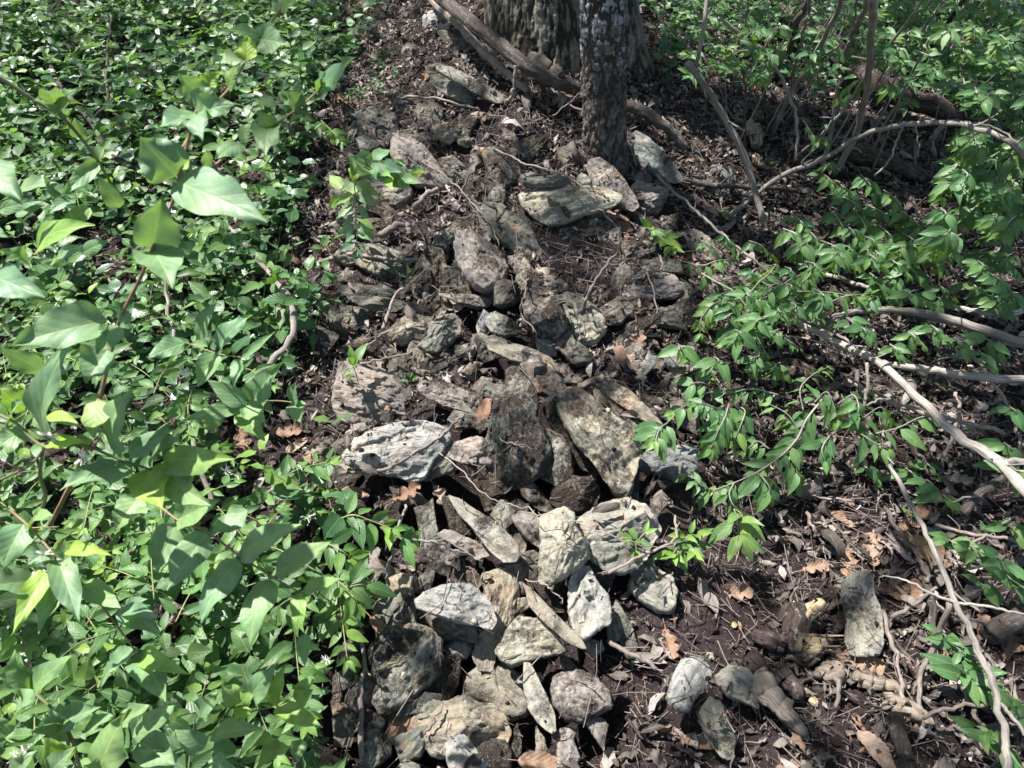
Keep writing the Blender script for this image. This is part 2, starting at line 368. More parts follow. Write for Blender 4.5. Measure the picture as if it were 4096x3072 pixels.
def soil_material():
    m, t, b, out = newmat('dark forest soil'); tc = N_(t, 'ShaderNodeTexCoord'); p = tc.outputs['Object']
    c = ramp(t, noise(t, p, 3.0, 5, 0.6), [(0.3, (0.018, 0.013, 0.0135)), (0.55, (0.040, 0.029, 0.029)), (0.75, (0.080, 0.060, 0.056))])
    c = mixc(t, 1.0, c, ramp(t, noise(t, p, 60, 6, 0.75), [(0.3, 0.35), (0.55, 1.0), (0.72, 1.9)]), 'MULTIPLY')
    c = mixc(t, ramp(t, noise(t, p, 300, 1, .5), [(0.70, 0), (0.72, 1)]), c, (0.30, 0.25, 0.19))
    t.links.new(c, b.inputs['Base Color']); b.inputs['Roughness'].default_value = 0.95; b.inputs['Specular IOR Level'].default_value = 0.15
    bump(t, math_(t, 'ADD', noise(t, p, 60, 6, 0.75), math_(t, 'MULTIPLY', noise(t, p, 320, 3), 0.4)), 1.0, 0.012, b)
    return m
def bark_material(name, stops, pale, pale_lo, pale_hi, zlo, zhi, sc, moss=0.0):
    m, t, b, out = newmat(name); tc = N_(t, 'ShaderNodeTexCoord'); uv = N_(t, 'ShaderNodeUVMap'); p = tc.outputs['Object']; at_ = N_(t, 'ShaderNodeAttribute', attribute_name='rnd')
    c = ramp(t, at_.outputs['Fac'], stops)                                       # rnd holds the height of the bark plate
    f = noise(t, p, 60, 6, 0.7); c = mixc(t, 1.0, c, ramp(t, f, [(0.3, 0.55), (0.7, 1.4)]), 'MULTIPLY')
    c = mixc(t, 0.8, c, ramp(t, noise(t, p, 5, 3), [(0.35, (0.75, 0.8, 0.7)), (0.65, (1.2, 1.1, 1.05))]), 'MULTIPLY')
    pl = noise(t, mapping(t, p, sc), 1.0, 6, 0.7, 0.3)
    sep = t.nodes.new('ShaderNodeSeparateXYZ'); t.links.new(p, sep.inputs[0])
    zf = math_(t, 'MULTIPLY', math_(t, 'SUBTRACT', sep.outputs[2], zlo), 1.0 / (zhi - zlo), clamp=True)
    pm = ramp(t, math_(t, 'ADD', pl, math_(t, 'MULTIPLY', math_(t, 'SUBTRACT', zf, 1.0), 0.35)), [(pale_lo, 0.0), (pale_hi, 0.75)])
    pm = math_(t, 'MULTIPLY', pm, ramp(t, at_.outputs['Fac'], [(0.12, 0.0), (0.30, 1.0)]))
    c = mixc(t, pm, c, pale)
    if moss:
        mm = ramp(t, math_(t, 'ADD', noise(t, p, 9, 5), math_(t, 'MULTIPLY', sep.outputs[0], moss)), [(0.66, 0), (0.78, 0.7)]); c = mixc(t, mm, c, (0.07, 0.09, 0.025))
    t.links.new(c, b.inputs['Base Color']); b.inputs['Roughness'].default_value = 0.9; b.inputs['Specular IOR Level'].default_value = 0.2
    bump(t, math_(t, 'ADD', math_(t, 'ADD', f, pl), math_(t, 'MULTIPLY', pm, 0.5)), 0.9, 0.006, b)
    return m

G = lambda r, g, b: (r, g, b)
M_stone = stone_material(); M_soil = soil_material()
M_hs = leaf_material('honeysuckle leaf', [(0, G(.05, .115, .045)), (.45, G(.085, .175, .06)), (.8, G(.13, .245, .07)), (1, G(.21, .34, .06))])
M_near = leaf_material('near honeysuckle leaf', [(0, G(.14, .235, .145)), (.5, G(.165, .28, .14)), (.85, G(.18, .31, .09)), (1, G(.24, .38, .06))], trans=0.27, rough=0.5)
M_gc = leaf_material('ground cover leaf', [(0, G(.035, .09, .04)), (.5, G(.055, .13, .055)), (.85, G(.09, .18, .06)), (1, G(.15, .25, .06))], trans=0.30, rough=0.35)
M_rt = leaf_material('drooping leaf', [(0, G(.05, .12, .05)), (.5, G(.08, .17, .065)), (.85, G(.12, .22, .07)), (1, G(.20, .30, .07))], trans=0.3, rough=0.45)
M_can = leaf_material('crown leaf', [(0, G(.06, .10, .03)), (1, G(.10, .16, .05))], trans=0.4, veins=False)  # leaves of the unseen crowns added to shade the ground
M_dead = dead_material('dead leaf', [(0, G(.028, .022, .018)), (.3, G(.082, .072, .062)), (.6, G(.18, .158, .138)), (.85, G(.33, .295, .265)), (.93, G(.42, .375, .34)), (1, G(.24, .15, .10))])
M_oak = dead_material('dead oak leaf', [(0, G(.19, .105, .065)), (.5, G(.27, .175, .115)), (1, G(.40, .32, .25))], trans=0.18)
M_twig = wood_material('twig bark', G(.07, .055, .047), G(.19, .155, .135), G(.36, .31, .27), (500, 25))
M_cane = wood_material('ridged honeysuckle bark', G(.10, .09, .078), G(.25, .225, .195), G(.42, .385, .34), (330, 5), strength=1.0, dist=0.003)
M_log = wood_material('weathered log', G(.025, .02, .017), G(.072, .059, .05), G(.15, .128, .11), (130, 5), strength=1.0, dist=0.006, lichen=0.3)
M_palelog = wood_material('decayed pale wood', G(.07, .055, .042), G(.22, .18, .14), G(.36, .31, .25), (150, 6), strength=1.0, dist=0.006, lichen=0.25)
M_rot = wood_material('broken yellow wood', G(.12, .08, .045), G(.38, .29, .17), G(.60, .52, .38), (170, 8), strength=1.0, dist=0.005)
M_darkrot = wood_material('dark rotten wood', G(.015, .011, .01), G(.06, .042, .036), G(.18, .14, .12), (140, 10), strength=1.0, dist=0.008, lichen=0.35)
M_green = wood_material('green stem', G(.13, .15, .06), G(.22, .24, .10), G(.30, .27, .15), (300, 8), rough=0.5, strength=0.3)
M_redstem = wood_material('reddish young stem', G(.22, .12, .08), G(.30, .20, .12), G(.34, .30, .16), (300, 8), rough=0.5, strength=0.3)
M_petal, _t, _b, _o = newmat('white petal'); _b.inputs['Base Color'].default_value = (.72, .70, .60, 1); _b.inputs['Roughness'].default_value = .6
_n = noise(_t, N_(_t, 'ShaderNodeTexCoord').outputs['Object'], 200, 3); _t.links.new(ramp(_t, _n, [(.3, G(.60, .58, .46)), (.7, G(.80, .78, .70))]), _b.inputs['Base Color'])

# ------------------------------------------------------------------ setting: the ground sheet
def axis(lo, a, b, hi, fine, coarse): return np.concatenate([np.arange(lo, a, coarse), np.arange(a, b, fine), np.arange(b, hi + coarse, coarse)])
ax, ay = axis(-40, -2.6, 3.0, 40, 0.016, 0.5), axis(-10, 0.2, 5.2, 60, 0.016, 0.5)
GX, GY = np.meshgrid(ax, ay, indexing='ij')
GZ = gg(GX, GY)
near = (GX > -3.2) & (GX < 3.6) & (GY < 6)
det = 0.012 * fbm(np.stack([GX * 11, GY * 11, 0 * GX], -1), 5, 0.62) + 0.006 * np.abs(fbm(np.stack([GX * 30, GY * 30, 0 * GX + 5], -1), 3, .6))
GZ = GZ + det * near - 0.004
V = np.stack([GX, GY, GZ], -1).reshape(-1, 3); n1, n2 = GX.shape
I = (np.arange(n1 - 1)[:, None] * n2 + np.arange(n2 - 1)[None]).ravel()
ground_F = np.stack([I, I + n2, I + n2 + 1, I + 1], -1); ground_V = V
ground = mk('ground', V, ground_F, M_soil); tag(ground, 'dark crumbly woodland soil under the stones', 'ground', kind='structure')

# ------------------------------------------------------------------ stones
T = {'grey': (.205, .205, .175), 'green': (.185, .195, .15), 'pink': (.30, .26, .24), 'buff': (.43, .41, .31), 'white': (.43, .425, .40), 'dark': (.105, .11, .095),
     'blue': (.165, .19, .195), 'tan': (.31, .27, .205), 'brown': (.17, .135, .115), 'pale': (.37, .36, .30)}
# window, colour, soil, level above the ground, upright 0..1 (0 = facing the sky), thickness, label, outline
ST = [
 (2,'white',.15,1,.5,.6,'small pale rough stone beside the top of the two fallen branches',[530,110,570,75,640,70,685,90,690,140,660,190,610,215,560,190,530,160]),
 (2,'green',.35,1,.5,.5,'mossy rounded long stone just below the small pale one at the top',[625,205,680,198,760,230,830,270,862,310,855,345,800,330,740,290,660,250]),
 (2,'pale',.35,3,.4,.35,'upper long slab lying on another slab left of the pale dead branch',[625,430,720,435,850,500,960,560,1060,615,1062,655,1000,655,900,610,800,550,700,490,640,460]),
 (2,'green',.45,2,.4,.4,'flat flake at the left end of the two stacked long slabs',[550,430,620,410,780,450,720,475,610,468,560,470]),
 (2,'dark',.3,1,.6,.6,'lower dark long slab under the upper long slab near the tree',[595,490,680,480,760,540,880,610,960,650,1010,680,980,710,900,715,780,680,680,610,600,540]),
 (2,'dark',.25,1,.7,.45,'rounded dark grey stone standing above the leafy sprig at the edge of the ground cover',[120,720,200,698,280,700,340,740,362,800,360,890,320,940,240,940,160,900,130,870,115,790]),
 (2,'grey',.45,1,.5,.5,'dusty grey stone right of the rounded dark standing stone',[500,670,580,660,640,700,655,770,620,830,540,850,480,800,470,720]),
 (2,'tan',.35,2,.5,.5,'small tan cracked stone with a split face',[610,840,660,800,730,800,770,830,750,890,700,925,640,900,605,870]),
 (2,'green',.4,1,.3,.35,'flat greenish slab lying between the rounded dark stone and the cracked tan one',[370,850,450,840,560,880,640,930,680,960,600,965,480,920,380,890]),
 (2,'tan',.5,1,.5,.5,'little tan stone tucked under the cracked tan stone',[750,880,830,890,860,930,820,950,760,930]),
 (2,'pink',.3,2,.55,.4,'big triangular pinkish slab behind the leafy sprig tip',[350,870,430,880,520,940,600,1040,660,1130,700,1210,640,1220,560,1200,480,1190,400,1130,330,1000,335,920]),
 (2,'grey',.5,0,.5,.5,'dusty grey stone half sunk right of the big triangular slab',[630,1030,720,1020,800,1070,830,1150,800,1210,720,1220,660,1150,620,1080]),
 (2,'pink',.3,1,.5,.5,'blocky pinkish stone below the big triangular slab, above curled oak leaves',[180,1200,300,1180,420,1190,455,1240,440,1300,360,1340,250,1340,190,1280]),
 (2,'brown',.4,0,.3,.4,'flat brown stone half buried in litter left of the dark green slab',[120,1450,250,1420,360,1450,420,1490,330,1560,200,1570,110,1520]),
 (2,'tan',.2,1,.5,.5,'tan knob of stone behind the thin dark slab',[1150,1190,1160,1140,1220,1110,1260,1120,1240,1180,1180,1215]),
 (2,'dark',.15,3,.75,.6,'thin dark slab lying on top of the large cream slab',[1165,1160,1240,1130,1380,1130,1470,1150,1470,1190,1400,1210,1260,1215,1180,1200]),
 (2,'buff',.22,2,.45,.35,'large cream slab with a pointed right end below the birch',[1180,1250,1260,1225,1440,1220,1600,1200,1700,1215,1790,1260,1780,1300,1700,1340,1560,1380,1450,1430,1350,1445,1260,1400,1200,1330]),
 (2,'pale',.62,0,.5,.4,'grey stone blackened with soil under the large cream slab',[1350,1470,1450,1420,1560,1380,1700,1380,1790,1450,1800,1560,1700,1580,1560,1580,1440,1550,1340,1510]),
 (2,'pink',.35,3,.6,.45,'long leaning pinkish slab right of the large cream slab, pointing at the birch base',[1610,1040,1680,1030,1760,1080,1830,1160,1890,1260,1915,1320,1880,1350,1800,1310,1700,1240,1620,1150,1600,1090]),
 (2,'pale',.2,3,.5,.5,'small pale wedge on the large cream slab beside the leaning pinkish one',[1530,1150,1560,1120,1620,1160,1660,1210,1580,1215,1530,1185]),
 (2,'tan',.35,1,.8,.5,'tan stone standing against the right side of the birch',[1800,790,1850,830,1870,920,1840,970,1790,980,1780,880]),
 (2,'blue',.15,1,.5,.4,'blue grey smooth slab in the shade right of the birch',[1870,880,1920,855,2000,900,2090,990,2150,1070,2200,1150,2140,1170,2000,1130,1920,1060,1870,990,1860,930]),
 (2,'dark',.12,1,.55,.35,'large dark green grey slab leaning in the middle above the pinkish boulder',[890,1370,960,1320,1040,1330,1130,1390,1200,1440,1240,1520,1275,1620,1240,1700,1170,1710,1080,1600,980,1540,920,1480]),
 (2,'pink',.25,3,.7,.6,'rounded pinkish boulder with a mossy flank in front of the dark green slab',[750,1510,820,1495,920,1540,1020,1630,1060,1720,1050,1790,1000,1860,940,1880,860,1850,800,1780,750,1660,738,1590]),
 (2,'brown',.5,0,.4,.4,'brown stone sunk in soil left of the birch base',[1400,960,1480,950,1560,980,1600,1040,1560,1100,1450,1080,1410,1020]),
 (2,'brown',.4,0,.5,.4,'small brown stone in the leaf heap above the soil pocket',[1230,900,1330,890,1370,930,1340,975,1270,960]),
 (3,'blue',.1,0,.4,.4,'small slate blue stone under crossing dead sticks beyond the birch',[190,1080,260,1070,330,1120,350,1180,300,1220,230,1180,180,1120]),
 (3,'tan',.3,0,.3,.4,'tan grey stone half hidden by drooping leaves at the foot of the grey pole',[20,1520,80,1480,160,1530,250,1640,200,1700,60,1680]),
 (5,'dark',.3,1,.3,.35,'upper leaf of the layered dark stone at the left edge of the wall',[0,200,100,170,250,180,360,230,385,290,250,275,120,250,30,260]),
 (5,'dark',.1,2,.6,.5,'smooth dark layered stone face, lower layer at the left edge of the wall',[40,260,120,248,250,268,380,290,390,330,340,355,200,345,90,310]),
 (5,'green',.35,0,.4,.4,'dull stone sunk below the dark layered stone',[0,310,120,340,230,370,270,440,180,470,60,470,0,440]),
 (5,'tan',.25,2,.6,.55,'oval tan banded stone left of its grey twin',[300,480,370,420,460,370,550,390,580,430,560,500,500,550,400,565,320,545]),
 (5,'grey',.15,2,.6,.5,'smooth grey egg shaped stone right of the oval tan banded one',[570,440,640,390,720,380,765,430,755,500,700,570,620,625,560,620,500,575,560,520]),
 (5,'green',.3,1,.4,.4,'small flat stone left of the pinkish boulder',[570,60,650,50,720,80,715,120,660,130,600,100]),
 (5,'pink',.35,1,.4,.5,'brownish ledge of stone just below the pinkish boulder',[640,240,760,250,900,260,970,280,950,320,880,335,760,300]),
 (5,'pale',.45,1,.6,.5,'pale stone speckled with black soil left of the purplish boulder',[950,380,1000,360,1060,390,1140,440,1140,500,1060,520,980,490,940,430]),
 (5,'blue',.2,1,.7,.3,'thin blue grey flake standing left of the soil speckled pale stone',[880,440,920,350,960,380,960,440,950,500,900,520]),
 (5,'pink',.55,3,.7,.6,'purplish boulder dusted with dark soil in the middle of the wall',[1220,220,1280,205,1370,240,1410,300,1440,380,1445,460,1390,520,1280,520,1210,440,1180,340]),
 (5,'buff',.25,1,.6,.4,'pale greenish pointed stone right of the purplish boulder',[1400,270,1480,250,1560,280,1640,330,1700,400,1700,480,1640,550,1560,580,1480,550,1440,480,1430,380]),
 (5,'tan',.2,2,.5,.5,'long flat tan stone slanting below the purplish boulder',[935,530,1000,520,1100,560,1250,610,1330,650,1395,720,1380,740,1280,710,1100,680,970,610]),
 (5,'pale',.3,0,.6,.5,'pair of pale upright chips under the purplish boulder',[1260,540,1340,520,1390,560,1390,640,1320,640,1270,600]),
 (5,'brown',.3,3,.6,.6,'smooth dark brown rounded stone above the largest pale slab',[1160,700,1240,695,1340,730,1400,770,1450,850,1440,905,1350,910,1270,880,1220,800]),
 (5,'pink',.12,1,.35,.3,'broad sunlit grey slab behind the five leaved seedling',[0,700,120,700,260,740,380,810,450,900,465,960,420,1010,300,1080,150,1090,0,1060,-40,960,-30,850]),
 (5,'pink',.4,1,.35,.35,'dusty pink slab right of the broad sunlit grey slab',[500,830,620,800,760,850,850,900,820,960,700,980,580,930,520,880]),
 (5,'white',.16,3,.45,.2,'bright white sunlit slab with a dead twig lying across it',[60,1250,200,1130,380,1085,520,1080,660,1130,665,1190,620,1260,570,1310,520,1400,440,1440,340,1400,200,1390,60,1340,30,1290]),
 (5,'grey',.2,1,.7,.5,'grey stone below the right edge of the bright white slab',[520,1400,640,1230,700,1190,740,1290,720,1390,640,1420,550,1450]),
 (5,'pale',.66,3,.7,.6,'largest central boulder with dark crumbly soil on its top and rusty face below',[1060,760,1130,740,1200,800,1260,900,1270,960,1250,1040,1300,1120,1340,1230,1330,1290,1250,1420,1100,1480,980,1530,900,1450,890,1300,950,1150,990,1000,1060,900]),
 (5,'pale',.5,2,.7,.4,'soil streaked slab wedged against the right of the largest boulder',[1300,1140,1350,1130,1420,1180,1480,1260,1495,1400,1470,1490,1380,1470,1260,1400,1310,1310,1320,1230]),
 (5,'buff',.42,4,.6,.35,'largest pale slab with rusty patches and black soil, leaning right of centre',[1420,940,1480,870,1560,880,1640,930,1700,1000,1790,1060,1860,1100,1920,1200,1940,1260,1900,1330,1870,1440,1830,1510,1770,1500,1700,1420,1620,1310,1530,1210,1460,1090,1420,1000]),
 (5,'brown',.6,2,.6,.4,'dark soil coated slab behind the left edge of the largest pale slab',[1330,980,1390,940,1430,1010,1480,1110,1560,1240,1640,1340,1640,1390,1560,1370,1480,1290,1400,1150,1340,1060]),
 (5,'tan',.25,3,.6,.3,'tan ribbed slab sloping away right of the largest pale slab',[1680,840,1760,820,1850,860,1940,940,2040,1040,2080,1090,2000,1080,1900,1030,1780,940,1700,880]),
 (5,'tan',.4,2,.7,.3,'narrow slab under the tan ribbed slab',[1635,850,1680,880,1800,960,1900,1040,1970,1140,1960,1165,1880,1110,1760,1010,1650,920]),
 (5,'green',.15,2,.7,.5,'grey green foot stone under the tip of the largest pale slab',[1720,1460,1800,1470,1870,1400,1890,1480,1850,1570,1770,1550]),
 (5,'brown',.85,1,.5,.5,'round lump of stone buried in reddish soil beside the foot stone',[1380,1500,1480,1440,1600,1450,1670,1500,1650,1590,1560,1650,1440,1640,1360,1580]),
 (5,'dark',.5,1,.6,.5,'dark stone in the crevice below the soil streaked slab',[1150,1480,1230,1460,1300,1530,1380,1659,1280,1640,1180,1560]),
 (5,'pink',.5,1,.35,.4,'broad reddish stone with soil on its back at the right edge of the wall top',[1710,180,1800,150,1950,100,2150,120,2200,210,2160,260,2000,290,1850,260,1740,220]),
 (5,'green',.35,1,.35,.4,'grey green stone behind the broad reddish one, under the drooping leaves',[1950,40,2060,10,2190,40,2210,110,2080,100,1960,90]),
 (6,'blue',.2,2,.6,.5,'grey block beside the drooping leaves, the upper of two stacked blocks',[-90,600,0,585,90,605,135,670,100,740,20,790,-60,770,-110,690]),
 (6,'blue',.4,1,.6,.5,'grey stained block under the other block beside the drooping leaves',[-100,800,0,785,100,770,130,820,80,900,10,940,-70,890]),
 (6,'pink',.55,1,.7,.5,'pinkish dirty stone at the tip of the fallen cane above the two grey blocks',[0,280,60,275,115,320,120,400,80,470,10,470,-50,380,-40,300]),
 (6,'grey',.4,0,.4,.4,'dusty flat stone among sprouting twigs at the base of the drooping branch',[100,190,200,110,300,130,380,200,300,280,180,260]),
 (5,'blue',.3,2,.4,.4,'wide lilac grey stone under the hanging bright leaves, on the dark soil',[1905,1300,1930,1270,2030,1260,2200,1230,2290,1240,2300,1400,2240,1435,2150,1430,2050,1390,1930,1360]),
 (5,'blue',.2,1,.6,.5,'small tilted blue grey stone left of the stacked grey blocks',[1930,720,1980,640,2040,650,2030,710,1960,780,1900,800]),
 (5,'tan',.2,1,.4,.4,'small tan chip between the dark brown rounded stone and the litter',[1440,780,1520,770,1560,800,1540,830,1450,820]),
 (5,'pink',.2,1,.4,.5,'small lilac pebble above the bright white slab',[60,1090,150,1080,180,1120,120,1140,70,1130]),
 (5,'dark',.6,2,.7,.6,'black soiled stone under the right shoulder of the pinkish boulder',[1000,170,1060,150,1150,180,1200,230,1150,290,1060,330,1000,310]),
 (5,'dark',.45,1,.6,.5,'small dark stone between the pinkish boulder and the soil pocket',[1080,0,1180,-10,1225,50,1200,120,1130,120]),
 (5,'grey',.4,1,.6,.5,'dim grey stone under the egg shaped stone, beside dry grass',[740,580,860,560,890,610,830,665,740,640]),
 (8,'pale',.25,3,.5,.5,'long rounded slab with a pitted end pointing down to the right, below the white slab',[700,-100,790,-70,880,0,960,50,1060,130,1130,200,1145,260,1110,300,1040,305,960,240,870,130,780,20]),
 (8,'pink',.15,2,.5,.4,'flat rosy and yellow streaked stone under the long rounded slab',[620,150,680,115,760,140,860,190,960,250,940,280,880,295,800,260,700,190]),
 (8,'white',.6,1,.7,.5,'small black and white crumbly block at the left under the hanging flowers',[500,150,640,140,700,200,715,300,690,400,640,400,580,350,540,250]),
 (8,'pink',.25,2,.6,.5,'pinkish wedge between the long rounded slab and the bumpy tall stone',[1110,40,1160,0,1240,10,1300,60,1310,150,1300,230,1230,190,1160,120]),
 (8,'buff',.18,4,.7,.6,'tall bumpy cream stone with a bent foot',[1290,60,1380,0,1440,-30,1500,20,1510,100,1580,200,1590,290,1540,350,1450,400,1350,465,1290,440,1280,330,1300,200]),
 (8,'pale',.08,3,.6,.35,'large clean grey round faced stone right of the bumpy tall stone',[1540,60,1620,0,1700,-50,1850,-80,1960,-40,2030,40,2065,110,2000,200,1970,280,1900,360,1800,385,1700,350,1610,270,1590,200,1540,130]),
 (8,'white',.08,3,.6,.45,'pale upright stone with a scooped hollow',[1490,430,1560,360,1610,370,1650,450,1720,530,1740,640,1735,700,1640,770,1570,815,1510,760,1480,640,1480,520]),
 (8,'pale',.2,1,.5,.4,'granular grey rounded stone on the dark soil right of the scooped one',[1880,430,1960,390,2060,375,2140,430,2165,520,2160,600,2130,640,2040,630,1940,560,1880,500]),
 (8,'white',.15,4,.5,.4,'sunlit lilac white slab with coarse grain near the leaf tips',[490,570,580,510,700,480,830,470,920,540,960,620,985,690,960,745,860,720,740,700,620,660,510,620]),
 (8,'tan',.22,2,.7,.45,'tall dusty tan stone behind the sunlit lilac white slab',[930,430,1000,400,1080,400,1130,430,1145,540,1140,650,1080,770,1010,870,990,1000,900,1000,860,900,900,780,980,700,980,640,930,560]),
 (8,'buff',.35,3,.45,.4,'wide fan shaped buff stone with black specks above the soil hollow',[1010,890,1060,780,1150,690,1260,710,1340,760,1400,830,1440,890,1410,915,1280,940,1180,970,1110,985,1040,950]),
 (8,'tan',.2,4,.7,.3,'thin blade of stone slanting down to the foot of the scooped stone',[1195,480,1240,510,1330,600,1420,690,1530,800,1580,870,1560,880,1470,840,1340,740,1230,620]),
 (8,'tan',.35,2,.6,.5,'small dirty chip at the top of the thin blade of stone',[1145,560,1220,550,1240,600,1180,650,1140,650]),
 (8,'dark',.7,2,.7,.4,'black soil caked stone behind the thin blade of stone',[1230,380,1300,460,1380,540,1440,640,1380,640,1290,540,1220,440]),
 (8,'tan',.3,1,.6,.5,'layered tan block with a sunlit edge beside the leaf tips',[300,430,380,400,460,420,465,520,440,580,360,590,300,540]),
 (8,'pale',.52,2,.5,.32,'big blackened stone with a white lichen rim on the lower left',[180,900,300,760,450,740,560,760,630,830,640,960,600,1060,500,1150,380,1240,260,1280,220,1200,240,1100]),
 (8,'blue',.2,1,.6,.5,'smooth grey stone under the sunlit lilac white slab',[650,760,760,730,880,760,870,860,800,930,700,930,645,880]),
 (8,'tan',.25,2,.5,.5,'large knobbly grey stone at the bottom with a sunlit right shoulder',[500,1300,620,1250,760,1200,830,1195,880,1240,960,1240,1040,1320,1075,1420,1050,1520,920,1560,800,1530,680,1570,600,1560,540,1460,480,1370]),
 (8,'white',.12,4,.6,.5,'white squared stone at the bottom edge in full sun',[680,1510,720,1470,800,1455,860,1530,930,1640,940,1760,720,1760,690,1600]),
 (8,'tan',.2,1,.45,.4,'broad dusty tan stone in the shade under the fan shaped one',[810,1050,900,1010,1050,980,1150,1060,1170,1130,1200,1230,1180,1300,1090,1325,1040,1300,980,1240,880,1210,810,1180]),
 (8,'pale',.15,3,.65,.35,'long lens shaped stone with a sunlit stripe across it',[1190,990,1230,1000,1280,1090,1320,1180,1370,1290,1385,1400,1360,1425,1290,1370,1210,1260,1185,1110]),
 (8,'pink',.42,2,.55,.5,'rounded pink stone dusted with soil right of the lens shaped one',[1380,1080,1440,1040,1560,1030,1650,1080,1720,1170,1740,1260,1640,1310,1560,1350,1460,1340,1390,1250,1370,1160]),
 (8,'pale',.2,2,.6,.5,'tiny pale pebble left of the lens shaped stone top',[1135,1060,1180,1070,1185,1110,1140,1110]),
 (8,'pale',.2,1,.6,.5,'tiny pale triangular pebble right of the lens shaped stone',[1250,1040,1295,1035,1305,1100,1260,1080]),
 (8,'grey',.3,1,.5,.5,'rounded grey stone cut by the bottom edge left of the white squared one',[330,1680,420,1600,500,1640,560,1740,400,1800]),
 (8,'pink',.4,1,.5,.5,'small flat pink stone at the right rim of the soil hollow',[1360,1430,1440,1400,1530,1410,1500,1470,1380,1480]),
 (8,'pink',.3,1,.5,.5,'pink block below the small flat one at the rim of the soil hollow',[1400,1500,1500,1480,1540,1590,1480,1680,1400,1640]),
 (8,'brown',.45,0,.6,.5,'dim brown stone at the far lower left of the wall, under the shrub',[-40,1110,100,1120,110,1300,60,1500,-40,1500,-60,1250]),
 (8,'dark',.8,1,.6,.5,'black soil covered stone under the knobbly grey one',[900,1470,1060,1480,1100,1560,1090,1680,920,1680,880,1580]),
 (8,'dark',.6,1,.6,.5,'dark stone in the deep shade right of the lichen rimmed one',[450,1050,640,940,760,930,750,1100,700,1200,560,1260,480,1250]),
 (9,'pale',.30,2,.35,.3,'long pale block blotched with black, alone in the leaf litter on the right',[1040,470,1100,425,1180,410,1230,450,1240,540,1270,620,1290,720,1295,850,1260,910,1180,925,1090,900,1055,830,1070,700,1035,580]),
 (9,'white',.3,3,.6,.5,'white crinkled stone left of the rotten logs',[0,960,60,950,150,980,180,1040,150,1120,80,1200,40,1280,-40,1270,-100,1200,-60,1060]),
 (9,'pale',.3,2,.5,.5,'pale flat stone between the white crinkled stone and the rotten log',[220,1060,300,1000,400,1010,460,1060,485,1150,480,1260,400,1230,300,1190,230,1120]),
 (9,'green',.35,2,.6,.5,'greenish ridge of stone near the bottom under curled dry leaves',[100,1300,180,1210,250,1240,290,1340,340,1450,320,1600,240,1560,150,1450]),
 (4,'dark',.25,1,.5,.5,'dark stone showing through the ground cover beside the grey stick',[980,370,1050,280,1180,240,1220,300,1200,380,1100,410,1000,410]),
 (7,'grey',.3,1,.4,.4,'grey stone in a gap of the shrub at the lower left',[360,860,480,790,600,770,620,870,500,900,380,910]),
 (7,'brown',.3,1,.4,.4,'flat brown stone above the grey one in the gap of the shrub',[100,720,330,640,470,680,400,760,100,790]),
]
stone_geo = []
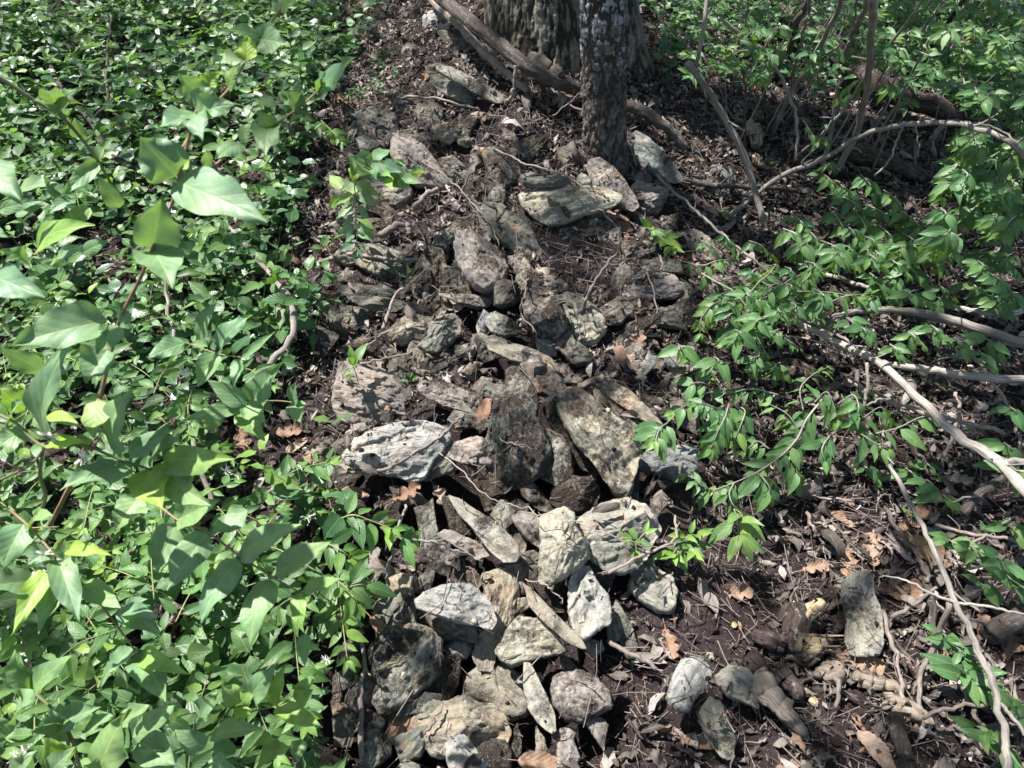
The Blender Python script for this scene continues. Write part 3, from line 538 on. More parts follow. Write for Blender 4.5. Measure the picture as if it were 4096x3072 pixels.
def build_stone(k, spec):
    z, tint, dirt, level, upright, thick, label, flat = spec
    px = np.array(zl(z, flat)); r_ = np.random.default_rng(100 + k)
    # centroid by area
    x, y = px[:, 0], px[:, 1]; x2, y2 = np.roll(x, -1), np.roll(y, -1); cr_ = x * y2 - x2 * y; A = cr_.sum() / 2
    cu, cv = ((x + x2) * cr_).sum() / (6 * A), ((y + y2) * cr_).sum() / (6 * A)
    C0 = at(cu, cv); toC = nrm(CAM - C0)
    P0 = C0 + toC * (0.006 + 0.036 * level)
    nr = nrm(UP * (1 - upright) + toC * (0.35 + upright) + r_.normal(size=3) * 0.10)
    d = ray(px[:, 0], px[:, 1]); tt = ((P0 - CAM) @ nr) / (d @ nr); W3 = CAM + d * tt[:, None]
    W3c = CAM + ray(cu, cv) * (((P0 - CAM) @ nr) / (ray(cu, cv) @ nr))
    q = W3 - W3c; q2 = q - q.mean(0); e1 = nrm(np.linalg.svd(q2)[2][0]); e1 = nrm(e1 - nr * (e1 @ nr)); e2 = np.cross(nr, e1)
    a, b = q @ e1, q @ e2; size = math.sqrt(max(np.ptp(a), 1e-3) * max(np.ptp(b), 1e-3)); mn = min(np.ptp(a), np.ptp(b))
    NT, NR = (128, 26) if size > 0.10 else (72, 14)
    ang = np.linspace(0, 2 * math.pi, NT + 1)[:-1]
    # ray / polygon distance for each angle
    rad = np.full(NT, 1e-3); dx, dy = np.cos(ang), np.sin(ang)
    for i in range(len(a)):
        j = (i + 1) % len(a); ex, ey = a[j] - a[i], b[j] - b[i]; den = dx * ey - dy * ex
        with np.errstate(all='ignore'):
            t_ = (a[i] * ey - b[i] * ex) / den; s_ = (a[i] * dy - b[i] * dx) / den
        ok = (np.abs(den) > 1e-9) & (t_ > 0) & (s_ >= -1e-6) & (s_ <= 1 + 1e-6); rad = np.where(ok, np.maximum(rad, t_), rad)
    
    jg = fbm(np.stack([dx * 3.2, dy * 3.2, 0 * dx + k * 1.7], -1), 3, .7)
    rad = rad * 1.11 * (1 + 0.045 * (np.floor(jg * 5) / 5 + .1) + 0.03 * jg)
    t_front = mn * thick * 0.62; t_back = mn * max(thick, .45) * 1.0
    rho = np.linspace(0, 1, NR + 1)[1:] ** 0.75
    X0, Y0 = (np.concatenate([[0.0], rho])[:, None] * (c_ * rad)[None, :] for c_ in (dx, dy))
    RHO = np.broadcast_to(np.concatenate([[0.0], rho])[:, None], X0.shape)
    Zt = np.full(X0.shape, t_front)
    for c in range(9):                                             # split faces meeting in edges
        th_ = r_.uniform(0, 2 * math.pi); gm_ = r_.uniform(.10, 1.7) * t_front / (mn * .5); gx_, gy_ = math.cos(th_) * gm_, math.sin(th_) * gm_
        i_ = int(th_ / (2 * math.pi) * NT) % NT; f_ = r_.uniform(.1, .75); cx, cy = dx[i_] * rad[i_] * f_, dy[i_] * rad[i_] * f_
        Zt = np.minimum(Zt, t_front * r_.uniform(.75, 1.0) - gx_ * (X0 - cx) - gy_ * (Y0 - cy))
    bev = (1 - RHO ** r_.uniform(14, 34)) ** 0.5; lowz = -0.35 * t_front
    Zt = np.maximum(Zt, lowz); Zt = lowz + (Zt - lowz) * np.maximum(bev, 0.0)
    o = r_.random(3) * 50
    q3 = np.stack([X0 * 9, Y0 * 22, 0 * X0 + k], -1) + o
    ter = fbm(q3, 3, .55) * 3.2; tf = np.floor(ter); ter = (tf + smooth01(ter - tf, .72, .98)) / 3.2
    Zt = Zt + min(0.034, 0.15 * mn) * ter * (1 - RHO ** 8)
    Lt_ = np.stack([X0, Y0, Zt], -1)
    nside = 7; fs = np.linspace(0, 1, nside + 1)[1:]; zs = lowz + (-t_back - lowz) * fs
    rs = 1 - 0.22 * fs ** 1.6
    Ls_ = np.stack([dx * rad * rs[:, None], dy * rad * rs[:, None], np.broadcast_to(zs[:, None], (nside, NT))], -1)
    lay = 0.06 * mn * np.round(2.5 * perlin(np.stack([Ls_[..., 0] * 4, Ls_[..., 1] * 4, Ls_[..., 2] * 70], -1) + o)) / 2.5
    Ls_[..., 0] += dx * lay; Ls_[..., 1] += dy * lay
    L = np.concatenate([Lt_, Ls_, np.stack([dx * 0, dy * 0, np.full(NT, -t_back)], -1)[None]])
    Lf = L.reshape(-1, 3); dirn = nrm(Lf + np.array([0, 0, 1e-4]))
    D = 0.022 * size * fbm(Lf / max(size, .05) * 2.6 + o, 3) - 0.011 * size * np.abs(fbm(Lf / max(size, .05) * 4.5 + o + 7, 4, .6)) + 0.0050 * fbm(Lf * 50 + o, 4, 0.7) + 0.003 * fbm(np.stack([Lf[:, 0] * 14, Lf[:, 1] * 90, Lf[:, 2] * 90], -1) + o, 3)
    up_ = np.array([0, 0, 1.0]) * (np.concatenate([np.ones((NR + 1) * NT), np.zeros((nside + 1) * NT)]))[:, None]
    rim = np.concatenate([RHO.ravel() ** 4, np.ones((nside + 1) * NT)])[:, None]
    rdir = np.tile(np.stack([dx, dy, 0 * dx], -1), (L.shape[0], 1))
    Lf = Lf + (up_ * (1 - rim * .5) + rdir * rim * .6) * D[:, None]
    if 'scooped' in label:
        hc = np.array([0.0, 0.0]); best = W3c + 0
        hx = (CAM + ray(*zp(8, 1590, 660)) * (((P0 - CAM) @ nr) / (ray(*zp(8, 1590, 660)) @ nr))) - W3c
        hh = np.exp(-(((Lf[:, 0] - hx @ e1) / 0.045) ** 2 + ((Lf[:, 1] - hx @ e2) / 0.035) ** 2)); Lf[:, 2] -= 0.03 * hh * (Lf[:, 2] > 0)
    nR = L.shape[0]
    i = np.arange(nR - 1)[:, None] * NT; j = np.arange(NT)[None]; j2 = (j + 1) % NT
    Q = np.stack([i + j, i + NT + j, i + NT + j2, i + j2], -1).reshape(-1, 4)
    Wv = W3c + Lf[:, :1] * e1 + Lf[:, 1:2] * e2 + Lf[:, 2:] * nr
    Lo = Lf.copy()
    ob = mk('stone', Lo, Q[:, ::1], M_stone)
    Mx = Matrix(((e1[0], e2[0], nr[0], W3c[0]), (e1[1], e2[1], nr[1], W3c[1]), (e1[2], e2[2], nr[2], W3c[2]), (0, 0, 0, 1)))
    ob.matrix_world = Mx
    c = (np.array(T[tint]) * .62 + np.array([.235, .222, .185]) * .38) * (0.70 + 0.14 * r_.random()); ob.color = (*c, min(dirt * 1.0 + .10, 1))
    tag(ob, label, 'stone', 'stones of the tumbled dry stone wall')
    stone_geo.append((Wv, Q))
    return ob
for k, s in enumerate(ST): build_stone(k, s)

# smaller stones wedged between the named ones, each named after its two nearest neighbours
import re
def head(lb): return re.split(r' (?:beside|below|under|above|between|behind|right of|left of|lying|standing|tucked|half|with|at|in|leaning|sunk|slanting|pointing|showing|over|alone|just|sloping|against|wedged|on|buried|cut|across|near|among|pointing|dusted|speckled)\b', ' ' + lb)[0].strip()
cen = []
for s in ST:
    p_ = np.array(zl(s[0], s[7])); cen.append(p_.mean(0))
cen = np.array(cen); rs = np.random.default_rng(42); added = [] ; used_lb = set(); polys = [np.array(zl(s[0], s[7])) for s in ST]
WALL = (1400,450,1500,350,1900,250,2150,620,2650,600,2750,1000,2860,1300,2820,1800,2650,1950,2750,2300,2560,2500,2450,2800,2300,3072,1500,3072,1380,2700,1420,2250,1250,1850,1300,1400,1250,1100,1380,800)
def pin(u, v, p):
    c = False; j = len(p) - 1
    for i in range(len(p)):
        if (p[i, 1] > v) != (p[j, 1] > v) and u < (p[j, 0] - p[i, 0]) * (v - p[i, 1]) / (p[j, 1] - p[i, 1] + 1e-9) + p[i, 0]: c = not c
        j = i
    return c
WP = np.array(WALL, float).reshape(-1, 2); tries = 0
while len(added) < 125 and tries < 6000:
    tries += 1; u_, v_ = rs.uniform(1250, 2860), rs.uniform(250, 3050)
    if not pin(u_, v_, WP) or any(pin(u_, v_, p_) for p_ in polys) or any(math.hypot(u_ - a_, v_ - b_) < 62 for a_, b_ in added) and rs.random() < .95: continue
    if pin(u_, v_, np.array((2170,930,2420,960,2480,1020,2400,1160,2240,1130,2150,1020), float).reshape(-1, 2)): continue
    R0 = rs.uniform(55, 125); an = rs.uniform(0, 3.14); m_ = rs.integers(5, 8); t_ = np.sort(rs.uniform(0, 6.28, m_) * .35 + np.linspace(0, 6.28, m_, endpoint=False) * .9)
    ex = rs.uniform(.3, .72); q_ = np.stack([np.cos(t_), np.sin(t_) * ex], -1) * R0 * rs.uniform(.8, 1.15, (m_, 1)); ca, sa = math.cos(an), math.sin(an)
    q_ = q_ @ np.array([[ca, sa], [-sa, ca]]) + [u_, v_]
    d_ = np.argsort(np.hypot(*(cen - [u_, v_]).T)); tn = ['grey', 'dark', 'tan', 'pink', 'brown', 'green'][rs.integers(6)]
    for nb in d_[:4]:
        lb = 'small %s stone wedged beside the %s' % ({'grey': 'grey', 'dark': 'dark', 'tan': 'tan', 'pink': 'rosy', 'brown': 'brown', 'green': 'greenish'}[tn], head(ST[nb][6]))
        if lb not in used_lb and len(lb.split()) <= 16: break
    else: continue
    used_lb.add(lb); added.append((u_, v_)); ST.append((0, tn, rs.uniform(.3, .65), rs.uniform(0, 1.7), rs.uniform(.3, .75), rs.uniform(.25, .5), lb, list(q_.ravel())))
    build_stone(len(ST) - 1, ST[-1])

# small filler stones and soil clods between the big ones: nobody could count them
# combined surface for dropping litter on
def bvh_of(geos):
    Vs, Fs, n = [], [], 0
    for V, Q in geos: Vs.append(V); Fs.append(Q + n); n += len(V)
    V = np.concatenate(Vs); Fq = np.concatenate(Fs)
    return BVHTree.FromPolygons(V.tolist(), Fq.tolist())
gm = (ground_V[:, 0] > -3) & (ground_V[:, 0] < 3.4) & (ground_V[:, 1] > 0) & (ground_V[:, 1] < 5.6)
gF = ground_F[gm[ground_F].all(1)]
bs = BVHTree.FromPolygons(np.concatenate([v for v, q in stone_geo]).tolist(), np.concatenate([q + n for (v, q), n in zip(stone_geo, np.cumsum([0] + [len(v) for v, q in stone_geo[:-1]]))]).tolist())
HG = gg(*np.meshgrid(np.arange(-3.2, 3.8, .02), np.arange(-.2, 6.8, .02), indexing='ij')); HX, HY = HG.shape
def drop(x, y, stones=True):
    h = bs.ray_cast(Vector((x, y, 3.0)), Vector((0, 0, -1))) if stones else (None,)
    i_ = min(max(int((x + 3.2) / .02 + .5), 1), HX - 2); j_ = min(max(int((y + .2) / .02 + .5), 1), HY - 2); zg = float(HG[i_, j_])
    if h[0] is not None and h[0].z > zg: return np.array(h[0]), np.array(h[1]) * (1 if h[1].z > 0 else -1), True
    gx_, gy_ = (HG[i_ + 1, j_] - HG[i_ - 1, j_]) / .04, (HG[i_, j_ + 1] - HG[i_, j_ - 1]) / .04
    zg += gx_ * (x + 3.2 - i_ * .02) + gy_ * (y + .2 - j_ * .02); l_ = math.sqrt(1 + gx_ * gx_ + gy_ * gy_); n = np.array([-gx_ / l_, -gy_ / l_, 1 / l_])
    return np.array([x, y, zg]), n, False
def see(u, v):
    d = Vector(ray(u, v)); h = bs.ray_cast(Vector(CAM), d.normalized()); g = at(u, v)
    if h[0] is not None and (np.array(h[0]) - CAM) @ nrm(ray(u, v)) < np.linalg.norm(g - CAM): 
        n = np.array(h[1]); return np.array(h[0]), n if n @ (CAM - g) > 0 else -n
    return g, nrm([0, -.1, 1])

def inside(u, v, poly):
    p = np.array(poly, float).reshape(-1, 2); u = np.asarray(u); v = np.asarray(v); c = np.zeros(u.shape, bool); j = len(p) - 1
    for i in range(len(p)):
        m = ((p[i, 1] > v) != (p[j, 1] > v)) & (u < (p[j, 0] - p[i, 0]) * (v - p[i, 1]) / (p[j, 1] - p[i, 1] + 1e-9) + p[i, 0]); c ^= m; j = i
    return c
BARE = [(2560,1950,2700,1990,2900,2200,3080,2250,3120,2500,3000,2680,2760,2560,2700,2420,2640,2300,2600,2120), (2010,2640,2200,2600,2240,2950,2200,3072,2030,3072,2040,2880),
        (2170,930,2420,960,2480,1020,2400,1160,2240,1130,2150,1020)]

def scatter(n, x0, x1, y0, y1): return rng.uniform(x0, x1, n), rng.uniform(y0, y1, n)
# ------------------------------------------------------------------ leaf litter, twig litter, crumbs (stuff)
x, y = scatter(82000, -2.5, 3.1, 0.3, 4.8)
u, v, _ = project(np.stack([x, y, gh(x, y)], -1))
keep = (u > -250) & (u < 4350) & (v > -200) & (v < 3300)
bare = np.zeros(len(x), bool)
for b_ in BARE: bare |= inside(u, v, b_)
keep &= ~(bare & (rng.random(len(x)) < 0.86)); keep &= ~(inside(u, v, (0,0,1250,0,1250,3072,0,3072)) & (rng.random(len(x)) < 0.45))
x, y = x[keep], y[keep]
P, Nn = [], []
for a, b_, pt_ in zip(x, y, pitness(x, y) * 1.3):
    p, n, on = drop(a, b_)
    if (on and rng.random() < 0.76) or rng.random() < pt_: continue
    P.append(p + n * rng.uniform(0.001, 0.022)); Nn.append(n)
P = np.array(P); Nn = np.array(Nn); K = len(P)
D = nrm(rng.normal(size=(K, 3)) * [1, 1, 0.18]); D = nrm(D - Nn * (D * Nn).sum(-1, keepdims=True)); N2 = nrm(Nn + rng.normal(size=(K, 3)) * 0.42)
N2[rng.random(K) < .4] *= -1
Ls = np.where(rng.random(K) < .025, rng.uniform(.05, .095, K), np.clip(rng.gamma(1.6, .0115, K), .005, .06))
sh = rng.random(K)
parts = []
for nm, lo, hi, nl, nw, wr in (('oak', 0, .30, 11, 2, .62), ('elm', .30, .75, 5, 2, .55), ('oval', .75, 1.01, 4, 1, .45)):
    m = (sh >= lo) & (sh < hi)
    parts.append(leaves(P[m], D[m], N2[m], Ls[m] * (1.35 if nm == 'oak' else 1), Ls[m] * wr * rng.uniform(.7, 1.3, m.sum()), curl=rng.normal(0, 1.4, m.sum()), fold=rng.uniform(-.2, .8, m.sum()), wave=rng.uniform(.05, .40, m.sum()),
                        roll=rng.normal(0, 1.5, m.sum()), shape=nm, nl=nl, nw=nw, rnd=np.where(rng.random(m.sum()) < .04, 1.0, rng.beta(1.5, 1.9, m.sum()) * .95)))
V, Q, uv, rn = join(parts); o = mk('leaf_litter', V, Q, M_dead, uv=uv, rnd=rn)
tag(o, 'grey brown dead leaves strewn thickly over soil and stones', 'leaf litter', kind='stuff')

x, y = scatter(34000, -2.4, 3.1, 0.3, 5); P0, P1 = [], []
u, v, _ = project(np.stack([x, y, gh(x, y)], -1)); keep = (u > -150) & (u < 4250) & (v > -100) & (v < 3200) & ((u > 1150) | (rng.random(len(x)) < .3))
for a, b_ in zip(x[keep], y[keep]):
    p, n, on = drop(a, b_)
    if on and rng.random() < 0.75: continue
    d = nrm(rng.normal(size=3)); d = nrm(d - n * (d @ n) * rng.uniform(.6, 1.0)); L_ = rng.uniform(.008, .05) * (2.6 if rng.random() < .16 else 1)
    p = p + n * rng.uniform(.002, .018); m_ = p + d * L_ / 2 + rng.normal(size=3) * L_ * .05
    P0 += [p - d * L_ / 2, m_]; P1 += [m_, p + d * L_ + rng.normal(size=3) * L_ * .12]
P0, P1 = np.array(P0), np.array(P1); r = np.repeat(rng.uniform(.0004, .0017, len(P0) // 2), 2)
V, Q, uv, rn = segs(P0, P1, r, r * .8, 4, rnd=np.repeat(rng.random(len(P0) // 2), 2)); o = mk('twig_litter', V, Q, M_twig, uv=uv, rnd=rn)
tag(o, 'countless short dry twigs and rootlets strewn over the ground', 'twig litter', kind='stuff')

def rocks(P, s, seed=0, flat=0.6):
    t_ = (1 + 5 ** .5) / 2; b = nrm(np.array([(-1,t_,0),(1,t_,0),(-1,-t_,0),(1,-t_,0),(0,-1,t_),(0,1,t_),(0,-1,-t_),(0,1,-t_),(t_,0,-1),(t_,0,1),(-t_,0,-1),(-t_,0,1)]))
    f = np.array([(0,11,5),(0,5,1),(0,1,7),(0,7,10),(0,10,11),(1,5,9),(5,11,4),(11,10,2),(10,7,6),(7,1,8),(3,9,4),(3,4,2),(3,2,6),(3,6,8),(3,8,9),(4,9,5),(2,4,11),(6,2,10),(8,6,7),(9,8,1)])
    K = len(P); V = b[None] * (1 + rng.normal(size=(K, 12, 1)) * .22) * (s[:, None, None] * rng.uniform(.5, 1.2, (K, 1, 3)))
    V[..., 2] *= flat; return (V + P[:, None]).reshape(-1, 3), (f[None] + (np.arange(K) * 12)[:, None, None]).reshape(-1, 3), np.repeat(rng.random(K), 12)
x, y = scatter(16000, -2.0, 2.8, .3, 4.6); Pp = []
u, v, _ = project(np.stack([x, y, gh(x, y)], -1)); keep = (u > 1100) & (u < 4200) & (v > -50) & (v < 3150)
bare = np.zeros(len(x), bool)
for b_ in BARE: bare |= inside(u, v, b_)
keep &= bare | (rng.random(len(x)) < .5)
for a, b_ in zip(x[keep], y[keep]):
    p, n, on = drop(a, b_)
    if on and rng.random() < .55: continue
    Pp.append(p + n * .002)
Pp = np.array(Pp); V, Q, rn = rocks(Pp, rng.gamma(1.6, .0024, len(Pp)) + .001)
o = mk('soil_crumbs', V, Q, M_soil, rnd=rn, smooth=False); tag(o, 'loose dark crumbs of soil between the stones', 'soil crumbs', kind='stuff')
M_chip = wood_material('pale chips', G(.10, .08, .06), G(.26, .22, .18), G(.42, .37, .30), (30, 30))
k_ = rng.random(len(Pp)) < .10; V, Q, rn = rocks(Pp[k_] + [0, 0, .003], rng.gamma(2, .0024, k_.sum()) + .001)
o = mk('stone_chips', V, Q, M_chip, rnd=rn, uv=V[:, :2], smooth=False); tag(o, 'pale chips of stone and bark scattered in the soil', 'stone chips', kind='stuff')

# ------------------------------------------------------------------ the two tree trunks, and unseen crowns added for shade
def trunk(base, top, rb, rt, flare, seed, zhi, nz, nth, ridge, fx, fz, flat_steps, lobes):
    base, top = np.array(base), np.array(top); ln = np.linalg.norm(top - base); ax_ = (top - base) / ln
    zz = np.concatenate([np.linspace(-0.25, zhi, nz), np.linspace(zhi, ln, 24)[1:]]); th = np.linspace(0, 2 * math.pi, nth + 1)[:-1]
    ZZ, TH = np.meshgrid(zz, th, indexing='ij'); r = rb + (rt - rb) * np.clip(ZZ / ln, 0, 1)
    r = r * (1 + flare * np.exp(-np.maximum(ZZ, -.1) / 0.22) * (0.55 + 0.45 * np.cos(lobes * TH + seed)))
    q = np.stack([np.cos(TH) * rb * fx, np.sin(TH) * rb * fx, ZZ * fz], -1) + seed
    a = fbm(q, 4, .6); cr_ = 1 - np.abs(a) * 3.2; furrow = np.clip(cr_, 0, 1) ** 1.5
    pl = fbm(q * 2.7 + 9, 3, .6); hgt = np.clip(0.55 + 0.6 * pl - furrow * 0.75, 0, 1)
    hgt = np.round(hgt * flat_steps) / flat_steps * 0.6 + hgt * 0.4
    r = r + ridge * (hgt - 0.5) + ridge * .35 * fbm(q * 7, 2)
    X = nrm(np.cross(ax_, [0, 1.0, 0])); Y = np.cross(ax_, X)
    V = base + ax_ * ZZ[..., None] + r[..., None] * (np.cos(TH)[..., None] * X + np.sin(TH)[..., None] * Y)
    n = len(zz); i = np.arange(n - 1)[:, None] * nth; j = np.arange(nth)[None]; j2 = (j + 1) % nth
    Q = np.stack([i + j, i + j2, i + nth + j2, i + nth + j], -1).reshape(-1, 4)
    uv = np.stack([TH * rb, ZZ], -1).reshape(-1, 2); return V.reshape(-1, 3), Q, uv, hgt.ravel()
M_bark = bark_material('furrowed grey bark', [(0, G(.035, .031, .026)), (.30, G(.15, .137, .115)), (1, G(.27, .25, .21))], G(.50, .52, .52), .62, .66, -.2, .3, (34, 34, 20), moss=0.12)
M_birch = bark_material('peeling birch bark', [(0, G(.05, .042, .038)), (.5, G(.13, .11, .10)), (1, G(.24, .21, .195))], G(.35, .355, .36), .43, .49, -.05, .45, (16, 16, 75))
B0 = at(2230, 400); ty = B0[1] + 0.50
b0 = aty(2222, 420, ty); b0[2] = gh(b0[0], ty) - .05; t0 = aty(2195, 0, ty + .02); top0 = b0 + (t0 - b0) / (t0[2] - b0[2]) * 7.5
top0[0] = b0[0] + (top0[0] - b0[0]) * .3
tree = empty('oak_tree', 'thick trunk with furrowed grey bark and moss low on its right side, behind the birch', 'tree'); tree.location = b0
def put(name, g, mat, parent):
    V, Q, uv, rn = g; o = mk(name, V - np.array(parent.location), Q, mat, parent, uv, rn); return o
tree.location = Vector(b0)
put('trunk', trunk(b0, top0, .298, .22, .24, 3.1, 1.3, 360, 420, .016, 22, 5, 3, 3), M_bark, tree)
c0 = at(2425, 655); tb = aty(2413, 0, c0[1] + .04); topb = c0 + (tb - c0) / (tb[2] - c0[2]) * 5.5; topb = c0 + (topb - c0) * [.5, 1, 1]
birch = empty('birch_tree', 'slimmer trunk with silvery peeling bark standing in front of the thick tree', 'tree'); birch.location = Vector(c0)
_tr = trunk(c0 - [0, 0, .03], c0 + (tb - c0) / (tb[2] - c0[2]) * 5.5, .074, .060, .16, 7.7, 1.3, 340, 220, .010, 22, 12, 3, 4)
put('trunk', _tr, M_birch, birch)

# unseen crowns, added overhead; their gaps are shaped to let chosen sun flecks through
LIT = [  # spots kept thin of crown leaves so the sun reaches them (photo px, radius px)
 (1650,1760,235),(1480,1600,190),(1520,1590,150),(1850,1350,110),(1760,1580,90),(2080,1590,60),(2030,1750,60),(1880,2440,130),(1720,2470,140),(1890,2160,100),(1600,2220,120),(2100,2110,90),
 (2200,2180,130),(2140,2260,100),(2350,2420,110),(2560,2350,100),(2700,2500,130),(2500,2600,120),(2620,2790,150),(2540,2900,150),(2000,2830,80),(1870,3000,110),(2180,2800,50),(2780,2690,90),(2850,2900,110),
 (2440,1890,70),(2380,1700,50),(2620,1770,70),(2800,1660,90),(3080,1600,110),(3200,1660,90),(3140,1760,80),(2360,640,80),(2450,720,60),(2130,800,60),(1960,860,40),(1900,960,70),(1820,830,90),(1640,660,70),
 (1750,75,80),(2740,440,150),(2820,520,160),(2900,620,150),(3000,560,110),(3400,580,90),(3480,620,80),(3560,640,60),(3620,180,80),(3000,120,90),(3300,80,90),(2700,90,90),(3800,130,120),(3950,300,80),(3700,340,70),(2800,60,150),(3050,180,120),(3350,60,160),(3650,60,150),(3950,80,160),(3200,400,90),(3800,500,90),(2620,250,70),(4050,420,90),(3550,250,80),(2900,330,80),
 (1010,2100,330),(700,2500,330),(350,2400,330),(400,1900,380),(800,1700,260),(300,1400,300),(600,1250,260),(1000,1300,230),(250,900,200),(600,850,230),(900,700,200),(1150,1750,220),(1200,1500,150),(300,2850,200),(900,2850,140),(1250,2350,170),
 (700,300,170),(1000,250,140),(1250,420,130),(600,80,110),(200,120,100),(250,350,80),(1250,1000,130),(1420,820,80),(1450,1360,120),(1350,1950,130),(4000,1500,60),(3350,1450,50),(2990,1330,60),(3950,2250,90),(3980,2800,80),(2950,1020,70),(3700,900,60)]
LG = np.array([[*at(a, b_, .03), r_] for a, b_, r_ in LIT]); LD = project(LG[:, :3])[2]; LR = LG[:, 3] / F * LD
NL = np.array([[*(lambda q: q - SUN * ((q[2] - gh(q[0], q[1])) / SUN[2]))(pt(a, b_, d)), .15] for a, b_, d in ((900,800,.6),(640,620,.6),(790,440,.6),(230,1330,.66),(600,1000,.63),(100,1150,.55),(240,440,.72),(1040,200,.7),(1180,480,.75),(700,1750,.73),(500,1850,.74),(300,1750,.7),(80,1700,.72),(950,1450,.9),(1080,2250,.82),(880,2380,.8),(700,2200,.82),(280,2350,.8),(100,2400,.78),(1000,2500,.82),(1270,2270,.8),(620,2700,.9),(1150,2800,1.0),(420,3000,.84),(1480,640,.95),(1350,320,.78),(120,950,.8),(380,950,.78))])
FX = np.array([[*at(a, b_, .03), 0] for a, b_ in zip(np.random.default_rng(8).uniform(0, 4096, 230), np.random.default_rng(9).uniform(0, 3072, 230) ** 1.0 * .9)]); NL = np.concatenate([NL, np.c_[FX[:, :3], np.random.default_rng(10).uniform(.035, .075, 230)]])
LR = np.where((LG[:, 0] < -.35) & (LR > .1), LR * .62, LR)
LG = np.concatenate([LG, NL]); LR = np.concatenate([LR, NL[:, 3]])
K = 60000; gx = rng.uniform(-6, 6.5, K); gy = rng.uniform(-3.5, 10, K); hz = rng.uniform(4.6, 7.5, K)
ok = np.ones(K, bool)
gz = gh(gx, gy); jit = 1 + 0.35 * perlin(np.stack([gx * 5, gy * 5, 0 * gx], -1))
for (lx, ly, lz, _), lr in zip(LG, LR):
    ex = gx - lx; ey = gy - ly; ok &= (rng.random(K) < (.24 if lr > .12 else 0)) | ((ex ** 2 + (ey * .8) ** 2) > (lr * jit + .025) ** 2)
dens = 0.62 + 0.5 * perlin(np.stack([gx * 1.1, gy * 1.1, 0 * gx + 8], -1)); ok &= rng.random(K) < dens * 1.25
gx, gy, gz, hz = gx[ok], gy[ok], gz[ok], hz[ok]; K = len(gx)
CP = np.stack([gx, gy, gz], -1) + SUN * ((hz - gz) / SUN[2])[:, None]
L_ = rng.uniform(.07, .12, K); D = nrm(rng.normal(size=(K, 3)) * [1, 1, .3]); Nn = nrm(UP + rng.normal(size=(K, 3)) * .35)
CP = CP - D * L_[:, None] / 2
sel = CP[:, 0] < c0[0]
put('shade_crown', leaves(CP[sel], D[sel], Nn[sel], L_[sel], L_[sel] * .62, curl=.5, fold=.2, shape='ovate', nl=3, nw=1), M_can, tree)
put('shade_crown', leaves(CP[~sel], D[~sel], Nn[~sel], L_[~sel], L_[~sel] * .7, curl=.5, fold=.2, shape='ovate', nl=3, nw=1), M_can, birch)
for k in range(9):
    a = k * 2.4 + .4; st = b0 + (top0 - b0) * (.45 + .06 * k); e = st + np.array([math.cos(a) * 3.3, math.sin(a) * 3.3, 1.2])
    put('limb', tube(cr([st, (st + e) / 2 + [0, 0, .4], e], 8), .09, .02, 8, seed=k), M_log, tree)

# ------------------------------------------------------------------ fallen wood
def stick(name, pts, r0, r1, mat, label, cat='stick', group=None, sides=10, wob=.006, knob=.12, forks=(), seed=None, n=8):
    """pts: (window, x, y, height above ground)"""
    P = [at(*zp(z, x, y), h) for z, x, y, h in pts]; base = P[0]
    sd = seed if seed is not None else abs(hash((round(pts[0][1]), round(pts[0][2])))) % 97
    e = empty(name, label, cat, group); e.location = Vector(base)
    put('stem', tube(cr(P, n), r0, r1, sides, knob, sd, wob), mat, e)
    C_ = cr(P, n); rk = np.random.default_rng(sd + 5)
    for q in range(7):
        i = rk.integers(3, len(C_) - 3); T_ = nrm(C_[i + 1] - C_[i - 1]); d = nrm(T_ * .9 + rk.normal(size=3) * .6); l_ = rk.uniform(.012, .08); rr_ = min(r0, r1)
        put('side_twig', tube(cr([C_[i], C_[i] + d * l_ * .5 + rk.normal(size=3) * .004, C_[i] + d * l_ + rk.normal(size=3) * .01], 4), rr_ * .42, rr_ * .2, 6, .15, q), mat, e)
    for i, fk in enumerate(forks):
        Pf = [at(*zp(z, x, y), h) for z, x, y, h in fk[0]]; put('branch', tube(cr(Pf, n), fk[1], fk[2], max(6, sides - 2), knob, sd + i + 3, wob), fk[3] if len(fk) > 3 else mat, e)
    return e
def one(name, pts, r0, r1, mat, label, cat, group=None, sides=8, wob=.009, knob=.2, n=8):
    P = [at(*zp(z, x, y), h) for z, x, y, h in pts]; sd = (pts[0][1] * 7 + pts[0][2]) % 97
    C_ = cr(P, n); parts_ = [tube(C_, r0, r1, sides, knob, sd, wob)]
    if name in ('dead_branch', 'dead_twig', 'thicket_stem') and max(r0, r1) < .02:
        rk = np.random.default_rng(int(abs(pts[0][1] * 3 + pts[0][2])) + 1); Ln = np.linalg.norm(np.diff(C_, axis=0), axis=1).sum()
        for q in range(min(6, int(Ln / .09))):
            i = rk.integers(2, len(C_) - 2); T_ = nrm(C_[i + 1] - C_[i - 1]); d = nrm(T_ * .8 + rk.normal(size=3) * .6); l_ = rk.uniform(.015, .07); rr_ = (r0 + r1) / 2
            parts_.append(tube(cr([parts_[0][0][min(i, len(C_) - 1) * sides:][:sides].mean(0), C_[i] + d * l_ * .5 + rk.normal(size=3) * .003, C_[i] + d * l_ + rk.normal(size=3) * .008], 4), rr_ * .5, rr_ * .25, 6, .1, q))
    V, Q, uv, rn = join(parts_); o = mk(name, V - P[0], Q, mat, uv=uv, rnd=rn); o.location = Vector(P[0]); return tag(o, label, cat, group)

